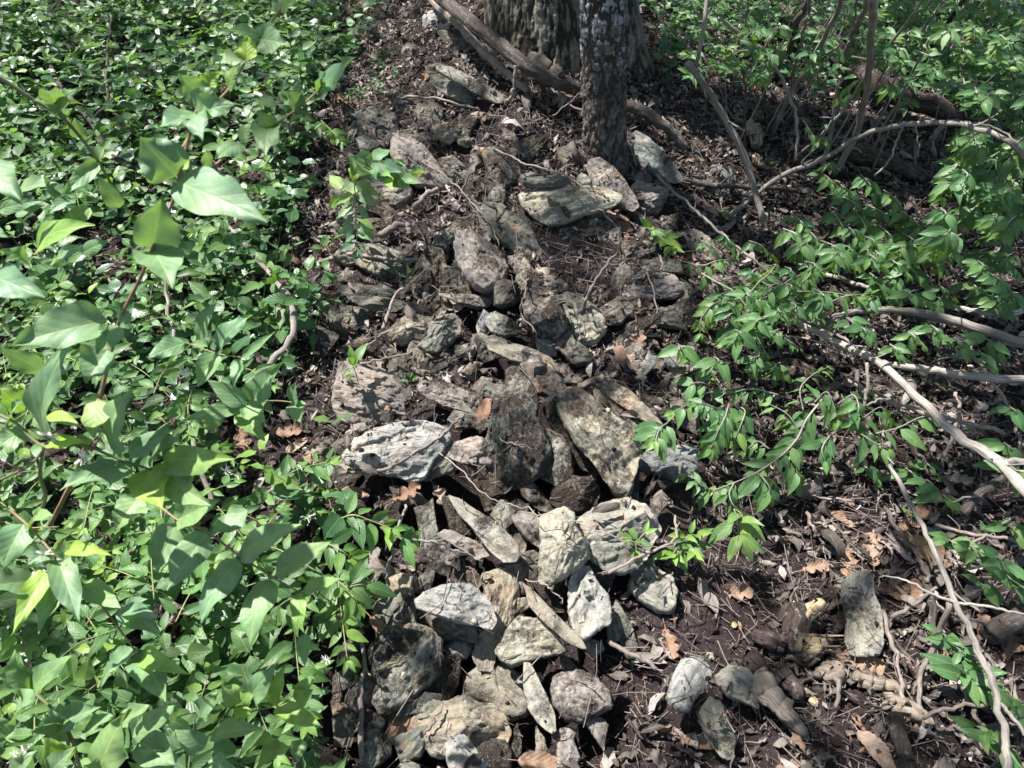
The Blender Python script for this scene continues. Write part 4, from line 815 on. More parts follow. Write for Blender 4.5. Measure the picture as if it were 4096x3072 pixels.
one('fallen_log', [(2,620,-30,.20),(2,800,110,.20),(2,1000,270,.16),(2,1200,430,.13),(2,1400,530,.09),(2,1530,570,.07)], .025, .026, M_log, 'thick dark weathered log slanting down to the foot of the birch', 'log', sides=32, knob=.06, wob=.005)
one('dead_branch', [(2,560,-20,.10),(2,700,110,.09),(2,830,240,.07),(2,950,370,.07),(2,1080,480,.06),(2,1210,590,.03)], .017, .013, M_palelog, 'paler decayed branch beside and below the thick dark log', 'branch', sides=14, knob=.14, wob=.006)
one('bark_slab', [(2,1230,400,.10),(2,1330,440,.11),(2,1440,520,.10)], .03, .022, M_log, 'slab of brown bark leaning on the tree behind the dark log end', 'bark', sides=10, knob=.4)
one('fallen_log', [(2,1790,670,.07),(2,1900,700,.08),(2,2020,770,.07),(2,2130,850,.06),(2,2230,960,.03)], .024, .016, M_log, 'short weathered log with split grain right of the birch', 'log', sides=22, knob=.10, wob=.006)
one('fallen_log', [(3,600,-60,.18),(3,760,110,.18),(3,900,230,.16),(3,1000,340,.13),(3,1300,570,.10),(3,1600,690,.08),(3,1850,800,.03)], .060, .035, M_darkrot, 'long black fallen log crossing behind the shrub stems at the upper right', 'log', sides=14, knob=.2, wob=.02)
one('rotten_log', [(3,1080,980,.03),(3,1250,1030,.04),(3,1400,1090,.03),(3,1560,1150,.01)], .035, .02, M_darkrot, 'low rotten log in the shade behind the arching cane', 'log', sides=12, knob=.35)
one('rotten_log', [(9,420,930,.05),(9,500,1020,.06),(9,600,1110,.05)], .020, .016, M_darkrot, 'short dark rotten log, the upper of the pair right of the pale flat stone', 'log', sides=12, knob=.35)
one('rotten_log', [(9,470,1080,.06),(9,560,1180,.07),(9,680,1310,.06),(9,790,1430,.02)], .030, .010, M_palelog, 'longer wedge of decayed log pointing down right below the short dark log', 'log', sides=14, knob=.3)
one('rotten_log', [(9,650,1060,.03),(9,700,1110,.04),(9,760,1170,.03)], .020, .018, M_darkrot, 'stubby charred looking log end between the stump and the decayed wedge', 'log', sides=12, knob=.25)
one('driftwood', [(5,1550,850,.04),(5,1620,815,.045),(5,1705,785,.03)], .013, .008, M_palelog, 'small spindle of weathered wood above the tan ribbed slab', 'wood', sides=10, knob=.3)
# rotten stump
e = empty('rotten_stump', 'rotten stump with jagged pale yellow broken wood, left of the long blotched block', 'stump'); c = at(*zp(9, 740, 820)); e.location = Vector(c)
def jag(P, r0, r1, seed, mat, name, sides=32, knob=.22):
    f_ = .66 if name == 'root' else .8; C_ = cr([at(*zp(z, x, y), h * .8) for z, x, y, h in P], 7); put(name, tube(C_, r0 * f_, r1 * f_, sides, knob * 1.5, seed, .008), mat, e)
    rk = np.random.default_rng(seed); T_ = nrm(C_[-1] - C_[0])
    for q in range(5):                                   # splinters standing off the broken wood
        c_ = C_[rk.integers(1, len(C_) - 1)] + nrm(rk.normal(size=3) + UP) * r0 * f_ * .8; d = nrm(T_ * 1.0 + rk.normal(size=3) * .55); l_ = rk.uniform(.02, .055)
        put('splinter', tube(cr([c_ - d * l_ * .5, c_, c_ + d * l_], 4), rk.uniform(.003, .007), .0012, 8, .5, q), [M_palelog, M_darkrot, M_rot][q % 3], e)
jag([(9,650,690,.02),(9,720,640,.05),(9,760,680,.07),(9,740,820,.05),(9,700,930,.02)], .026, .040, 3, M_darkrot, 'root')
jag([(9,700,900,.01),(9,790,930,.04),(9,880,870,.06),(9,940,840,.05)], .038, .022, 5, M_darkrot, 'root')
jag([(9,770,740,.07),(9,820,650,.09),(9,885,590,.08)], .018, .012, 8, M_rot, 'splinter', 10, .3)
jag([(9,800,870,.07),(9,860,860,.08),(9,930,840,.07)], .021, .012, 9, M_rot, 'splinter', 10, .5)
jag([(9,470,800,.03),(9,560,830,.05),(9,640,860,.04)], .02, .03, 12, M_darkrot, 'root')
e = empty('rotten_stump', 'small dark decayed stump under the bent leaves right of the grey blocks', 'stump'); c = at(*zp(6, 720, 770)); e.location = Vector(c)
jag([(6,600,760,.02),(6,680,740,.05),(6,780,750,.05),(6,860,800,.02)], .05, .035, 31, M_darkrot, 'root')
jag([(6,700,830,.02),(6,760,800,.04),(6,840,780,.03)], .03, .02, 35, M_palelog, 'root')
e = empty('rotten_stump', 'sunlit hollow wood fragment between the shrub stems at the upper right', 'stump'); c = at(*zp(3, 480, 870)); e.location = Vector(c)
jag([(3,430,830,.03),(3,470,880,.06),(3,480,950,.04)], .05, .03, 51, M_palelog, 'root')
jag([(3,470,1020,.02),(3,500,1060,.05),(3,580,1100,.03)], .020, .010, 55, M_palelog, 'splinter', 10)
for k, (zz, xx, yy, ss) in enumerate([(9,790,1152,.012),(9,840,1235,.018),(9,330,735,.01),(9,620,570,.006),(8,950,1070,.006)]):
    p, n = see(*zp(zz, xx, yy)); V, Q, rn = rocks(np.array([[0, 0, 0.]]), np.array([ss])); o = mk('wood_chip', V, Q, M_rot, rnd=rn, uv=V[:, :2], smooth=False); o.location = Vector(p + n * .004)
    tag(o, ['pale yellow wood chip below the rotten stump', 'tan crumbly wood chip, lower one below the stump', 'small wood chip left of the rotten stump on dark soil', 'tiny white flake above the rotten stump', 'tiny flake on the broad dusty tan stone'][k], 'wood chip')
for k, (pts, r, lb) in enumerate([([(9,1130,1080,.015),(9,1260,1110,.02),(9,1400,1150,.015)], .020, 'flat crumbling strip of bark below the long blotched block, upper strip'), ([(9,1330,1230,.015),(9,1450,1270,.02),(9,1600,1380,.01)], .018, 'flaky strip of bark lower down in the litter at the right'),
        ([(9,1000,1020,.02),(9,950,1060,.03),(9,880,1040,.02)], .022, 'curled grey bark piece right of the rotten stump'),([(5,1260,90,.03),(5,1360,150,.04),(5,1460,200,.03)], .012, 'flat piece of bark lying right of the black soiled stone')]):
    one('bark_piece', pts, r, r * .7, M_palelog, lb, 'bark', 'pieces of loose bark', sides=12, knob=.5)

# ------------------------------------------------------------------ shrub stems and fallen canes on the right
stick('fallen_cane', [(6,430,335,.10),(6,700,420,.13),(6,1000,560,.16),(6,1290,710,.19),(6,1560,960,.22),(6,1800,1180,.24),(6,2040,1330,.26),(6,2330,1640,.28)], .0092, .0125, M_cane,
      'thick ridged cane fallen diagonally down to the right, with forks', 'branch', forks=[
      ([(6,700,400,.13),(6,900,440,.15),(6,1040,375,.18),(6,1250,348,.20),(6,1600,375,.22),(6,1900,460,.24),(6,2300,590,.26)], .006, .013),
      ([(6,1600,398,.20),(6,1800,450,.21),(6,2020,520,.22),(6,2300,620,.22)], .007, .010),
      ([(6,1270,690,.19),(6,1400,712,.20),(6,1600,735,.21),(6,1900,780,.23),(6,2300,805,.24)], .008, .011, M_rot if False else M_cane),
      ([(6,2030,1330,.26),(6,2120,1332,.27),(6,2300,1340,.27)], .009, .008),
      ([(6,1190,690,.17),(6,1195,860,.13),(6,1150,1030,.08)], .005, .004), ([(6,880,440,.14),(6,1020,520,.12),(6,1200,660,.08)], .006, .004)], wob=.006, knob=.16, sides=16)
stick('dead_cane', [(6,1140,1070,.12),(6,1300,1280,.14),(6,1500,1659,.17),(9,1620,230,.19),(9,1770,590,.21),(9,1900,870,.22),(9,2000,1100,.24),(9,2080,1420,.25),(9,2105,1750,.26)], .0052, .0066, M_cane,
      'long thin pale cane curving down the right side to the bottom edge', 'branch', forks=[
      ([(9,1770,595,.21),(9,1600,520,.18),(9,1430,440,.15),(9,1270,415,.12)], .0035, .002), ([(9,1780,590,.21),(9,1950,610,.22),(9,2110,640,.22),(9,2300,680,.22)], .0035, .0025), ([(9,2030,1220,.24),(9,2130,1330,.25),(9,2280,1500,.26)], .004, .003)], wob=.006)
stick('arching_cane', [(3,300,1400,.02),(3,620,1150,.10),(3,910,1030,.20),(3,1080,920,.30),(3,1270,840,.38),(3,1500,800,.44),(3,1740,800,.48),(3,1930,840,.50),(3,2170,960,.52),(3,2290,1150,.52)], .0095, .0075, M_cane,
      'long cane arching over to the right across the shaded gap', 'branch', forks=[([(3,1420,820,.42),(3,1380,930,.36),(3,1330,1050,.30),(3,1245,1135,.26)], .0045, .003), ([(3,1505,815,.44),(3,1525,920,.40),(3,1525,1010,.36)], .0025, .0015),
      ([(3,1740,800,.48),(3,1900,800,.5),(3,2050,840,.5),(3,2180,940,.5)], .004, .003)], wob=.006)
stick('dead_pole', [(3,30,400,.45),(3,150,570,.36),(3,260,750,.28),(3,400,1020,.18),(3,470,1250,.09),(3,540,1510,.0)], .0105, .0125, M_cane, 'grey broken pole standing in the litter right of the birch', 'branch', wob=.004,
      forks=[([(3,80,440,.42),(3,110,300,.50),(3,140,150,.56),(3,155,-40,.62)], .007, .006)])
G_st = 'bare stems of the thicket behind the arching cane'
for k, (pts, r0, r1, lb) in enumerate([
  ([(3,980,1120,.0),(3,1130,850,.2),(3,1210,400,.6),(3,1230,-80,1.0)], .016, .013, 'thickest upright stem of the thicket, in front'),
  ([(3,900,1080,.0),(3,960,850,.15),(3,1000,600,.35),(3,1020,500,.42)], .011, .009, 'broken off stem left of the thickest thicket stem'),
  ([(3,1030,400,.4),(3,1110,200,.55),(3,1180,60,.7),(3,1200,-60,.8)], .013, .012, 'stem rising past the top edge just left of the thickest one'),
  ([(3,570,880,.0),(3,700,600,.25),(3,830,400,.42),(3,1000,80,.7),(3,1030,-60,.8)], .012, .009, 'long stem slanting up right from the sunlit wood fragment'),
  ([(3,690,600,.2),(3,750,330,.45),(3,800,130,.6),(3,830,-50,.75)], .007, .006, 'thin straight stem left of the slanting one'),
  ([(3,540,830,.0),(3,520,600,.2),(3,490,400,.35)], .009, .007, 'dark short stem beside the sunlit wood fragment'),
  ([(3,690,340,.4),(3,740,140,.55),(3,800,40,.62),(3,830,-60,.7)], .014, .012, 'dark shaded stem at the top between the thicket and the birch'),
  ([(3,720,1040,.05),(3,1000,760,.3),(3,1165,520,.45),(3,1560,0,.85),(3,1600,-60,.9)], .0065, .0055, 'pale thin stem crossing the thicket up to the right'),
  ([(3,1220,1110,.0),(3,1330,860,.2),(3,1440,560,.45),(3,1600,260,.7)], .006, .004, 'thin stem right of the thickest one, reaching toward the black log'),
  ([(3,1470,620,.1),(3,1550,420,.3),(3,1680,200,.5),(3,1850,-40,.7)], .012, .011, 'stout dark stem at the upper right beyond the black log'),
  ([(3,1100,300,.3),(3,1110,180,.5),(3,1130,-40,.7)], .005, .004, 'sunlit kinked stem near the top of the thicket'),
  ([(3,400,980,.0),(3,405,600,.2),(3,390,470,.3),(3,350,260,.45)], .007, .005, 'dark wet looking stem right of the broken pole'),
  ([(3,1630,1010,.0),(3,1615,900,.1),(3,1700,800,.16),(3,1780,790,.18)], .014, .012, 'bowed smooth stem under the arching cane'),
  ([(3,270,700,.0),(3,330,520,.2),(3,400,320,.4),(3,410,100,.6),(3,430,-40,.7)], .004, .003, 'slender green stem near the right side of the birch')]):
    one('thicket_stem', pts, r0 * .78, r1 * .78, M_cane if k not in (5, 6, 9, 11) else M_log, lb, 'stem', G_st, sides=10)
one('dead_twig', [(3,230,120,.5),(3,450,280,.44),(3,600,440,.36),(3,700,640,.26),(3,740,800,.18),(3,730,1040,.06)], .005, .006, M_cane, 'bowed twig arcing down in front of the thicket, right of the pole', 'twig')
one('dead_branch', [(3,0,1160,.03),(3,200,1200,.04),(3,450,1210,.05),(3,740,1235,.04)], .012, .008, M_log, 'dark stick lying level on the litter beyond the slate blue stone', 'branch')
one('dead_branch', [(6,760,1520,.02),(6,900,1560,.03),(6,1100,1590,.03)], .004, .003, M_twig, 'thin stick lying in litter below the drooping leaves', 'branch')

SK = [
 ('dead_branch', [(4,1460,-220,.10),(4,1650,0,.14),(4,1780,150,.16),(4,1890,330,.18),(4,1880,540,.15),(4,1700,740,.12),(4,1540,880,.07),(4,1270,910,.05)], .007, .013, M_cane, 'knotty grey branch bending down through the left ground cover to the leaf heap', 'branch'),
 ('dead_branch', [(4,1040,-50,.22),(4,1070,210,.20),(4,1120,500,.20),(4,1170,850,.20),(4,1260,1220,.18),(4,1380,1640,.12)], .0045, .0065, M_cane, 'slim grey stick standing upright among the left leaves', 'stick'),
 ('dead_branch', [(1,0,0,.02),(1,290,300,.06),(1,350,500,.08),(1,470,650,.10),(1,600,800,.12),(1,720,1000,.13),(1,900,1110,.12),(1,1120,1170,.10)], .013, .011, M_log, 'dark branch winding through the upper left ground cover', 'branch'),
 ('dead_branch', [(1,590,780,.12),(1,690,670,.16),(1,690,500,.2),(1,700,300,.24),(1,722,100,.28)], .008, .004, M_log, 'upright dark side stick on the winding branch at the upper left', 'stick'),
 ('dead_branch', [(5,-200,60,.03),(5,60,-10,.04),(5,300,20,.05),(5,560,35,.05)], .008, .006, M_twig, 'straight grey stick lying level left of the pinkish boulder', 'stick'),
 ('dead_twig', [(5,270,470,.05),(5,300,380,.06),(5,340,270,.07),(5,395,200,.08)], .006, .004, M_twig, 'mottled twig propped across the dark layered stone', 'twig'),
 ('dead_twig', [(5,1550,370,.06),(5,1600,250,.12),(5,1680,100,.18),(5,1780,-10,.22)], .006, .004, M_twig, 'mottled grey twig rising from the pale greenish pointed stone', 'twig'),
 ('dead_twig', [(5,0,1410,.07),(5,260,1390,.10),(5,420,1310,.13),(5,600,1200,.16),(5,720,1100,.18),(5,790,1020,.19)], .0055, .003, M_twig, 'dead twig lying across the bright white slab', 'twig'),
 ('dead_twig', [(5,630,1270,.10),(5,800,1410,.16),(5,930,1550,.20),(5,1100,1610,.22),(8,1250,0,.24),(8,1500,60,.26),(8,1720,140,.27),(8,1880,200,.26),(8,2120,225,.22),(8,2250,160,.16)], .0016, .0012, M_twig, 'long thin vine like twig hanging across the stones to the dark soil on the right', 'twig'),
 ('dead_twig', [(2,1370,750,.20),(2,1500,650,.24),(2,1650,510,.30),(2,1860,350,.36)], .0028, .0018, M_twig, 'straight thin twig leaning across the foot of the birch', 'twig'),
 ('dead_twig', [(2,1480,680,.10),(2,1620,740,.12),(2,1780,830,.12),(2,1900,1010,.10),(2,2010,1150,.05)], .003, .002, M_twig, 'twig running down right in front of the birch base', 'twig'),
 ('dead_twig', [(2,1130,420,.20),(2,1120,540,.15),(2,1100,620,.12),(2,1060,680,.08)], .007, .005, M_twig, 'curved grey stick standing at the end of the two stacked slabs', 'twig'),
 ('dead_twig', [(2,1000,970,.06),(2,1200,1060,.10),(2,1450,1140,.14),(2,1600,1250,.15),(2,1690,1370,.12),(2,1780,1470,.06)], .0035, .0022, M_twig, 'thin dark twig trailing over the large cream slab', 'twig'),
 ('dead_twig', [(2,520,1050,.10),(2,640,1120,.10),(2,760,1220,.08),(2,880,1350,.07),(2,970,1450,.09),(2,1020,1600,.10)], .0025, .002, M_twig, 'hair thin twig curving down from the triangular slab to the dark green slab', 'twig'),
 ('dead_twig', [(2,760,1320,.03),(2,790,1220,.06),(2,830,1125,.09)], .004, .003, M_twig, 'short forked twig standing near the curled oak leaves', 'twig'),
 ('dead_branch', [(2,470,1350,.03),(2,540,1270,.05),(2,620,1220,.05)], .010, .008, M_twig, 'stubby stick beside the triangular pink slab foot', 'stick'),
 ('dead_branch', [(2,250,1530,.03),(2,340,1470,.05),(2,420,1450,.05),(2,440,1520,.03)], .013, .010, M_twig, 'knobbly bent stick on the flat brown half buried stone', 'stick'),
 ('dead_branch', [(2,2040,1130,.06),(2,2130,1220,.08),(3,60,1340,.09),(3,200,1470,.08),(3,420,1659,.06),(6,600,130,.05)], .0055, .0045, M_cane, 'pale slim branch slanting right from the blue grey slab to the drooping leaves', 'branch'),
 ('dead_branch', [(2,300,650,.03),(2,450,630,.04),(2,620,640,.04),(2,860,700,.03)], .005, .004, M_twig, 'thin stick lying level left of the stacked slabs', 'stick'),
 ('dead_branch', [(6,700,20,.04),(6,870,90,.10),(6,1200,210,.14),(6,1500,280,.16),(6,1800,340,.18),(6,2000,375,.2),(6,2280,340,.2)], .006, .009, M_cane, 'long pale branch running right above the thick fallen cane', 'branch'),
 ('dead_branch', [(6,1060,790,.05),(6,1250,900,.06),(6,1500,1000,.07),(6,1800,1070,.07),(6,2080,1140,.06)], .008, .006, M_twig, 'pale stick lying under the thick fallen cane', 'branch'),
 ('dead_branch', [(6,1170,970,.10),(6,1280,935,.11),(6,1400,905,.10)], .0035, .003, M_cane, 'short straight pale twig touching the thick cane from below', 'stick'),
 ('dead_branch', [(6,1770,880,.12),(6,1780,1060,.08),(6,1650,1430,.02)], .005, .004, M_twig, 'slender stick crossing under the thick cane at the far right', 'stick'),
 ('dead_branch', [(6,1810,570,.14),(6,2040,860,.12),(6,2170,1130,.10),(6,2180,1300,.06)], .004, .005, M_twig, 'dark curved twig right of the broken fork', 'stick'),
 ('dead_branch', [(6,1460,1200,.03),(6,1560,1340,.05),(6,1620,1430,.04)], .009, .007, M_log, 'wet black stick under the drooping leaves right of the pale cane', 'stick'),
 ('dead_branch', [(9,1300,-20,.05),(9,1420,150,.06),(9,1540,320,.06),(9,1590,450,.06)], .006, .005, M_log, 'long dark stick above the orange leaves at the lower right', 'stick'),
 ('dead_branch', [(9,1575,330,.03),(9,1600,560,.05),(9,1640,850,.04)], .010, .009, M_log, 'dark smooth stick standing along the right of the blotched block', 'stick'),
 ('dead_branch', [(9,1290,640,.03),(9,1360,880,.05),(9,1400,1060,.05),(9,1430,1230,.03)], .006, .005, M_twig, 'lichen grey stick just right of the blotched block', 'stick'),
 ('dead_branch', [(9,1350,690,.03),(9,1480,610,.06),(9,1640,490,.06)], .006, .004, M_twig, 'curved dark stick crossing behind the smooth dark one', 'stick'),
 ('dead_branch', [(9,1720,590,.20),(9,1640,850,.10),(9,1540,1050,.05),(9,1540,1310,.02)], .006, .005, M_twig, 'grey stick dropping from the pale cane fork to the litter', 'stick'),
 ('dead_branch', [(9,1370,1320,.04),(9,1420,1500,.07),(9,1470,1700,.06)], .015, .013, M_log, 'smooth grey stick with a cut end at the bottom edge', 'stick'),
 ('dead_branch', [(9,950,1060,.03),(9,1010,1120,.05),(9,990,1280,.02)], .006, .004, M_twig, 'short kinked stick below the curled grey bark piece', 'stick'),
 ('dead_twig', [(9,675,610,.02),(9,740,490,.06),(9,805,370,.10)], .003, .002, M_twig, 'thin straight twig standing above the rotten stump', 'twig'),
 ('dead_twig', [(9,870,420,.08),(9,950,480,.05),(9,1030,540,.05),(9,1100,580,.07)], .002, .0015, M_redstem, 'leaf stalk twig reaching to the blotched block', 'twig'),
 ('dead_twig', [(9,800,0,.04),(9,850,120,.04),(9,860,160,.02)], .005, .004, M_twig, 'small grey stick at the edge of the dark soil bank', 'twig'),
 ('dead_twig', [(9,1640,80,.06),(9,1900,150,.10),(9,2200,195,.12)], .005, .004, M_twig, 'dark lichened twig crossing above the long cane at the right', 'twig'),
 ('dead_twig', [(9,1830,240,.08),(9,2000,120,.12),(9,2150,30,.14)], .004, .003, M_cane, 'pale twig crossing the dark lichened one at the right', 'twig'),
 ('dead_branch', [(9,1550,1340,.04),(9,1700,1280,.08),(9,1930,1240,.10),(9,2210,1230,.1)], .004, .004, M_twig, 'slim stick lying toward the lower right corner', 'stick'),
 ('dead_branch', [(9,1800,980,.05),(9,1830,1150,.08),(9,1900,1330,.08),(9,1950,1420,.04)], .005, .004, M_twig, 'grey stick left of the long cane near the corner', 'stick'),
 ('dead_log', [(9,1990,800,.03),(9,2110,730,.05),(9,2280,640,.05)], .026, .022, M_log, 'weathered log end entering from the right edge behind the cane', 'log'),
 ('dead_branch', [(6,1810,1659,.06),(6,1950,1520,.07),(6,2100,1430,.08)], .013, .009, M_log, 'dark curved stick at the right under the thick cane', 'stick'),
 ('dead_twig', [(6,1470,1600,.06),(6,1700,1590,.08),(6,1930,1550,.08)], .0035, .0025, M_cane, 'pale forked twig at the right beside young leaves', 'twig'),
 ('dead_twig', [(8,300,480,.08),(8,300,380,.12),(8,340,200,.20),(8,380,60,.24),(8,420,-40,.26)], .005, .003, M_cane, 'pale twig hanging among the white flowers left of the rosy stone', 'twig'),
 ('dead_twig', [(8,380,170,.20),(8,560,190,.20),(8,720,240,.18),(8,860,295,.16),(8,910,370,.13),(8,930,500,.10)], .0032, .002, M_cane, 'bent pale twig reaching from the flowers over the rosy stone', 'twig'),
 ('dead_twig', [(8,150,1060,.05),(8,280,1020,.10),(8,400,925,.13)], .0025, .002, M_green, 'green thread like twig with a tiny sprout at the dark stone', 'twig'),
 ('dead_twig', [(8,110,780,.06),(8,150,960,.08),(8,120,1200,.08),(8,130,1600,.05)], .005, .006, M_twig, 'dark upright root left of the lichen rimmed stone', 'twig'),
 ('dead_twig', [(8,540,1440,.08),(8,600,1350,.10),(8,660,1250,.11)], .0028, .002, M_twig, 'straight twig resting on the knobbly grey stone', 'twig'),
 ('dead_twig', [(8,1190,435,.14),(8,1300,460,.16),(8,1380,520,.16),(8,1440,585,.14)], .0016, .0012, M_twig, 'fine red twig between the bumpy stone and the thin blade', 'twig'),
 ('dead_branch', [(8,1730,840,.04),(8,1860,920,.06),(8,2050,1000,.05)], .006, .005, M_twig, 'sunlit stick in the litter right of the fan shaped stone', 'stick'),
 ('dead_twig', [(8,1690,400,.10),(8,1780,370,.12),(8,1950,280,.13),(8,2160,180,.12),(8,2160,30,.1)], .0045, .003, M_twig, 'crooked root along the foot of the large clean grey stone', 'twig'),
 ('dead_twig', [(5,960,1140,.14),(5,1060,1200,.16),(5,1180,1240,.16)], .0022, .0018, M_twig, 'thin twig on the soil of the largest boulder', 'twig'),
 ('dead_twig', [(5,80,660,.05),(5,200,560,.08),(5,300,480,.10)], .004, .003, M_twig, 'twig leaning up to the oval tan stone', 'twig'),
 ('dead_twig', [(5,80,710,.06),(5,250,670,.08),(5,380,640,.09),(5,520,615,.09)], .0035, .0025, M_twig, 'pale twig lying level over the broad sunlit grey slab', 'twig'),
 ('dead_twig', [(5,1120,40,.16),(5,1180,150,.18),(5,1190,260,.16),(5,1160,360,.14),(5,1250,500,.12)], .003, .002, M_twig, 'dark twig hanging beside the purplish boulder', 'twig'),
 ('dead_twig', [(5,2060,0,.10),(5,2075,90,.09),(5,1975,100,.08),(5,2020,200,.08),(5,2045,400,.05)], .0032, .0022, M_twig, 'zigzag grey twig over the broad reddish stone', 'twig'),
 ('dead_branch', [(7,740,340,.14),(7,870,230,.16),(7,1010,120,.16)], .009, .006, M_twig, 'grey stick in the gap above the big pointed leaves at the lower left', 'stick'),
 ('dead_branch', [(7,850,350,.14),(7,950,480,.14),(7,1040,550,.13),(7,1180,620,.12),(7,1300,620,.10)], .005, .006, M_twig, 'mottled twig below the gap at the lower left', 'twig'),
 ('dead_branch', [(7,1385,930,.14),(7,1330,1080,.12),(7,1290,1320,.06)], .009, .010, M_twig, 'upright grey stick at the bottom left centre', 'stick'),
 ('dead_branch', [(7,1090,1100,.12),(7,1150,1170,.11),(7,1200,1300,.07)], .007, .008, M_twig, 'short grey stick left of the upright one at the bottom', 'stick'),
 ('dead_twig', [(7,330,1100,.12),(7,560,1110,.13),(7,820,1125,.14),(7,1120,1090,.14),(7,1500,1000,.14),(7,1930,910,.10)], .0035, .0025, M_cane, 'long level twig behind the leaves of the lower left shrub', 'twig'),
 ('dead_branch', [(7,0,800,.10),(7,130,710,.12),(7,300,640,.12)], .010, .008, M_twig, 'grey stick at the left edge above the shrub gap', 'stick'),
]
for s in SK: one(s[0], s[1], s[2], s[3], s[4], s[5], s[6], 'sticks and twigs on the bank')

# ------------------------------------------------------------------ individual dead leaves
DL = [ # window,x,y, length, direction deg in picture, shape, tone, label
 (8,380,1400,.125,-60,'oak',.45,'large brown curled oak leaf beside the knobbly grey stone at the bottom'),
 (9,340,530,.085,5,'oak',.55,'tan three pointed oak leaf alone on the dark soil bank'),
 (9,1110,960,.125,-20,'oak',.5,'orange brown oak leaf at the lower end of the long blotched block'),
 (9,850,370,.075,10,'oak',.6,'tan lobed leaf above the rotten stump'),
 (9,1060,340,.08,80,'oak',.4,'brown lobed leaf just above the long blotched block'),
 (9,1390,510,.11,-8,'oak',.2,'reddish brown oak leaf right of the long blotched block'),
 (9,1570,270,.12,-60,'oak',.4,'orange brown oak leaf under the long pale cane'),
 (9,1220,260,.10,85,'oak',.6,'tall tan oak leaf above the blotched block, upright'),
 (9,2120,850,.10,60,'oak',.35,'brown oak leaf near the right edge'),
 (9,1930,760,.07,70,'oak',.4,'small brown oak leaf left of the right edge log'),
 (9,1690,960,.09,-70,'oak',.35,'brown pointed leaf between sticks at the lower right'),
 (9,110,1500,.075,-15,'elm',.3,'orange brown long leaf near the bottom left of the greenish ridge stone'),
 (9,1250,1570,.10,-60,'elm',.75,'pinkish serrated leaf at the bottom edge'),
 (9,1480,60,.10,30,'oak',.35,'brown oak leaf behind the top of the long pale cane'),
 (9,1040,50,.07,-30,'elm',.45,'brown folded leaf at the upper edge of the lower right litter'),
 (4,1850,1150,.095,10,'oak',.4,'orange brown oak leaf at the heap beside the ground cover'),
 (4,1570,1190,.09,-70,'oak',.3,'brown oak leaf half under green leaves beside the heap'),
 (4,1930,1230,.075,40,'elm',.8,'pinkish round leaf on the leaf heap'),
 (4,2050,1320,.07,-20,'elm',.6,'tan broad leaf at the lower side of the leaf heap'),
 (4,1520,150,.09,-10,'elm',.35,'brown flat leaf in the ground cover right of the knotty branch'),
 (5,700,290,.10,-40,'oak',.85,'pale tan oak leaf on the brownish ledge stone'),
 (5,1850,690,.085,-50,'oak',.9,'pale lobed oak leaf lying flat right of the pale chips'),
 (5,1920,520,.09,-85,'oak',.55,'curled brown oak leaf standing above the pale lobed one'),
 (5,1950,350,.075,25,'oak',.6,'tan oak leaf below the broad reddish stone'),
 (5,930,1010,.095,75,'elm',.15,'dark brown leaf hanging in the crevice beside the largest boulder'),
 (5,420,1540,.085,30,'oak',.2,'red brown leaf under the bright white slab'),
 (5,90,1540,.075,-10,'elm',.55,'tan leaf at the green leaf tips below the white slab'),
 (5,640,1560,.075,-60,'oak',.85,'pale grey lobed leaf left of the long rounded slab'),
 (2,1830,1480,.105,-80,'elm',.15,'orange red serrated leaf standing beside the soil blackened stone'),
 (2,1760,1400,.08,-60,'oak',.6,'tan oak leaf curled left of the orange red serrated one'),
 (2,1430,650,.085,25,'oak',.6,'tan leaf at the foot of the birch'),
 (2,650,1235,.075,-10,'elm',.2,'red brown leaf under the foot of the triangular slab'),
 (2,360,1370,.10,15,'oak',.75,'pinkish tan oak leaf below the blocky pinkish stone'),
 (2,545,520,.075,75,'oak',.25,'orange brown leaf at the left of the stacked slabs'),
 (2,150,680,.085,-5,'elm',.3,'brown leaf lying on the rounded dark standing stone'),
 (2,1660,1240,.02,-5,'elm',.3,'tiny brown leaf on the large cream slab'),
 (8,1290,1630,.10,-5,'elm',.4,'brown leaf at the bottom edge under the soil hollow'),
 (8,250,760,.07,-50,'elm',.5,'tan leaf above the lichen rimmed stone'),
 (7,600,690,.08,-30,'oak',.45,'brown holed leaf in the gap of the lower left shrub'),
 (7,920,370,.075,50,'oak',.5,'orange tan leaf in the gap above the mottled twig'),
 (7,2080,1620,.10,-5,'elm',.35,'brown leaf at the bottom left centre edge'),
 (8,2120,850,.075,-80,'oak',.3,'brown cupped leaf in the sunlit litter'),
]
for k, (z, x_, y_, L_, dg, shp, tone, lb) in enumerate(DL):
    u0, v0 = zp(z, x_, y_); p, n = see(u0, v0); n = nrm(n * .5 + UP * .3 + nrm(CAM - p) * .6)
    a = R(dg); dd = np.array([math.cos(a), math.sin(a) * sT, math.sin(a) * cT]); dd = nrm(dd - n * (dd @ n))
    dpx = L_ / 2; st = -dd * dpx + n * (.012)
    V, Q, uv, rn = leaves([st], [dd], [n], L_, L_ * (.66 if shp == 'oak' else .5), curl=.7 * (-1 if k % 3 else 1), fold=.15, wave=.10, roll=.9 * (1 if k % 2 else .4), shape=shp, nl=26, nw=4, rnd=tone)
    V2, Q2, uv2, rn2 = segs([st - dd * L_ * .22], [st + dd * L_ * .1], .0011, .0009, 5, rnd=tone)
    V, Q, uv, rn = join([(V, Q, uv, rn), (V2, Q2, uv2, rn2)]); o = mk('dead_leaf', V, Q, M_oak, uv=uv, rnd=rn); o.location = Vector(p); tag(o, lb, 'dead leaf', 'single dead leaves lying on the bank')

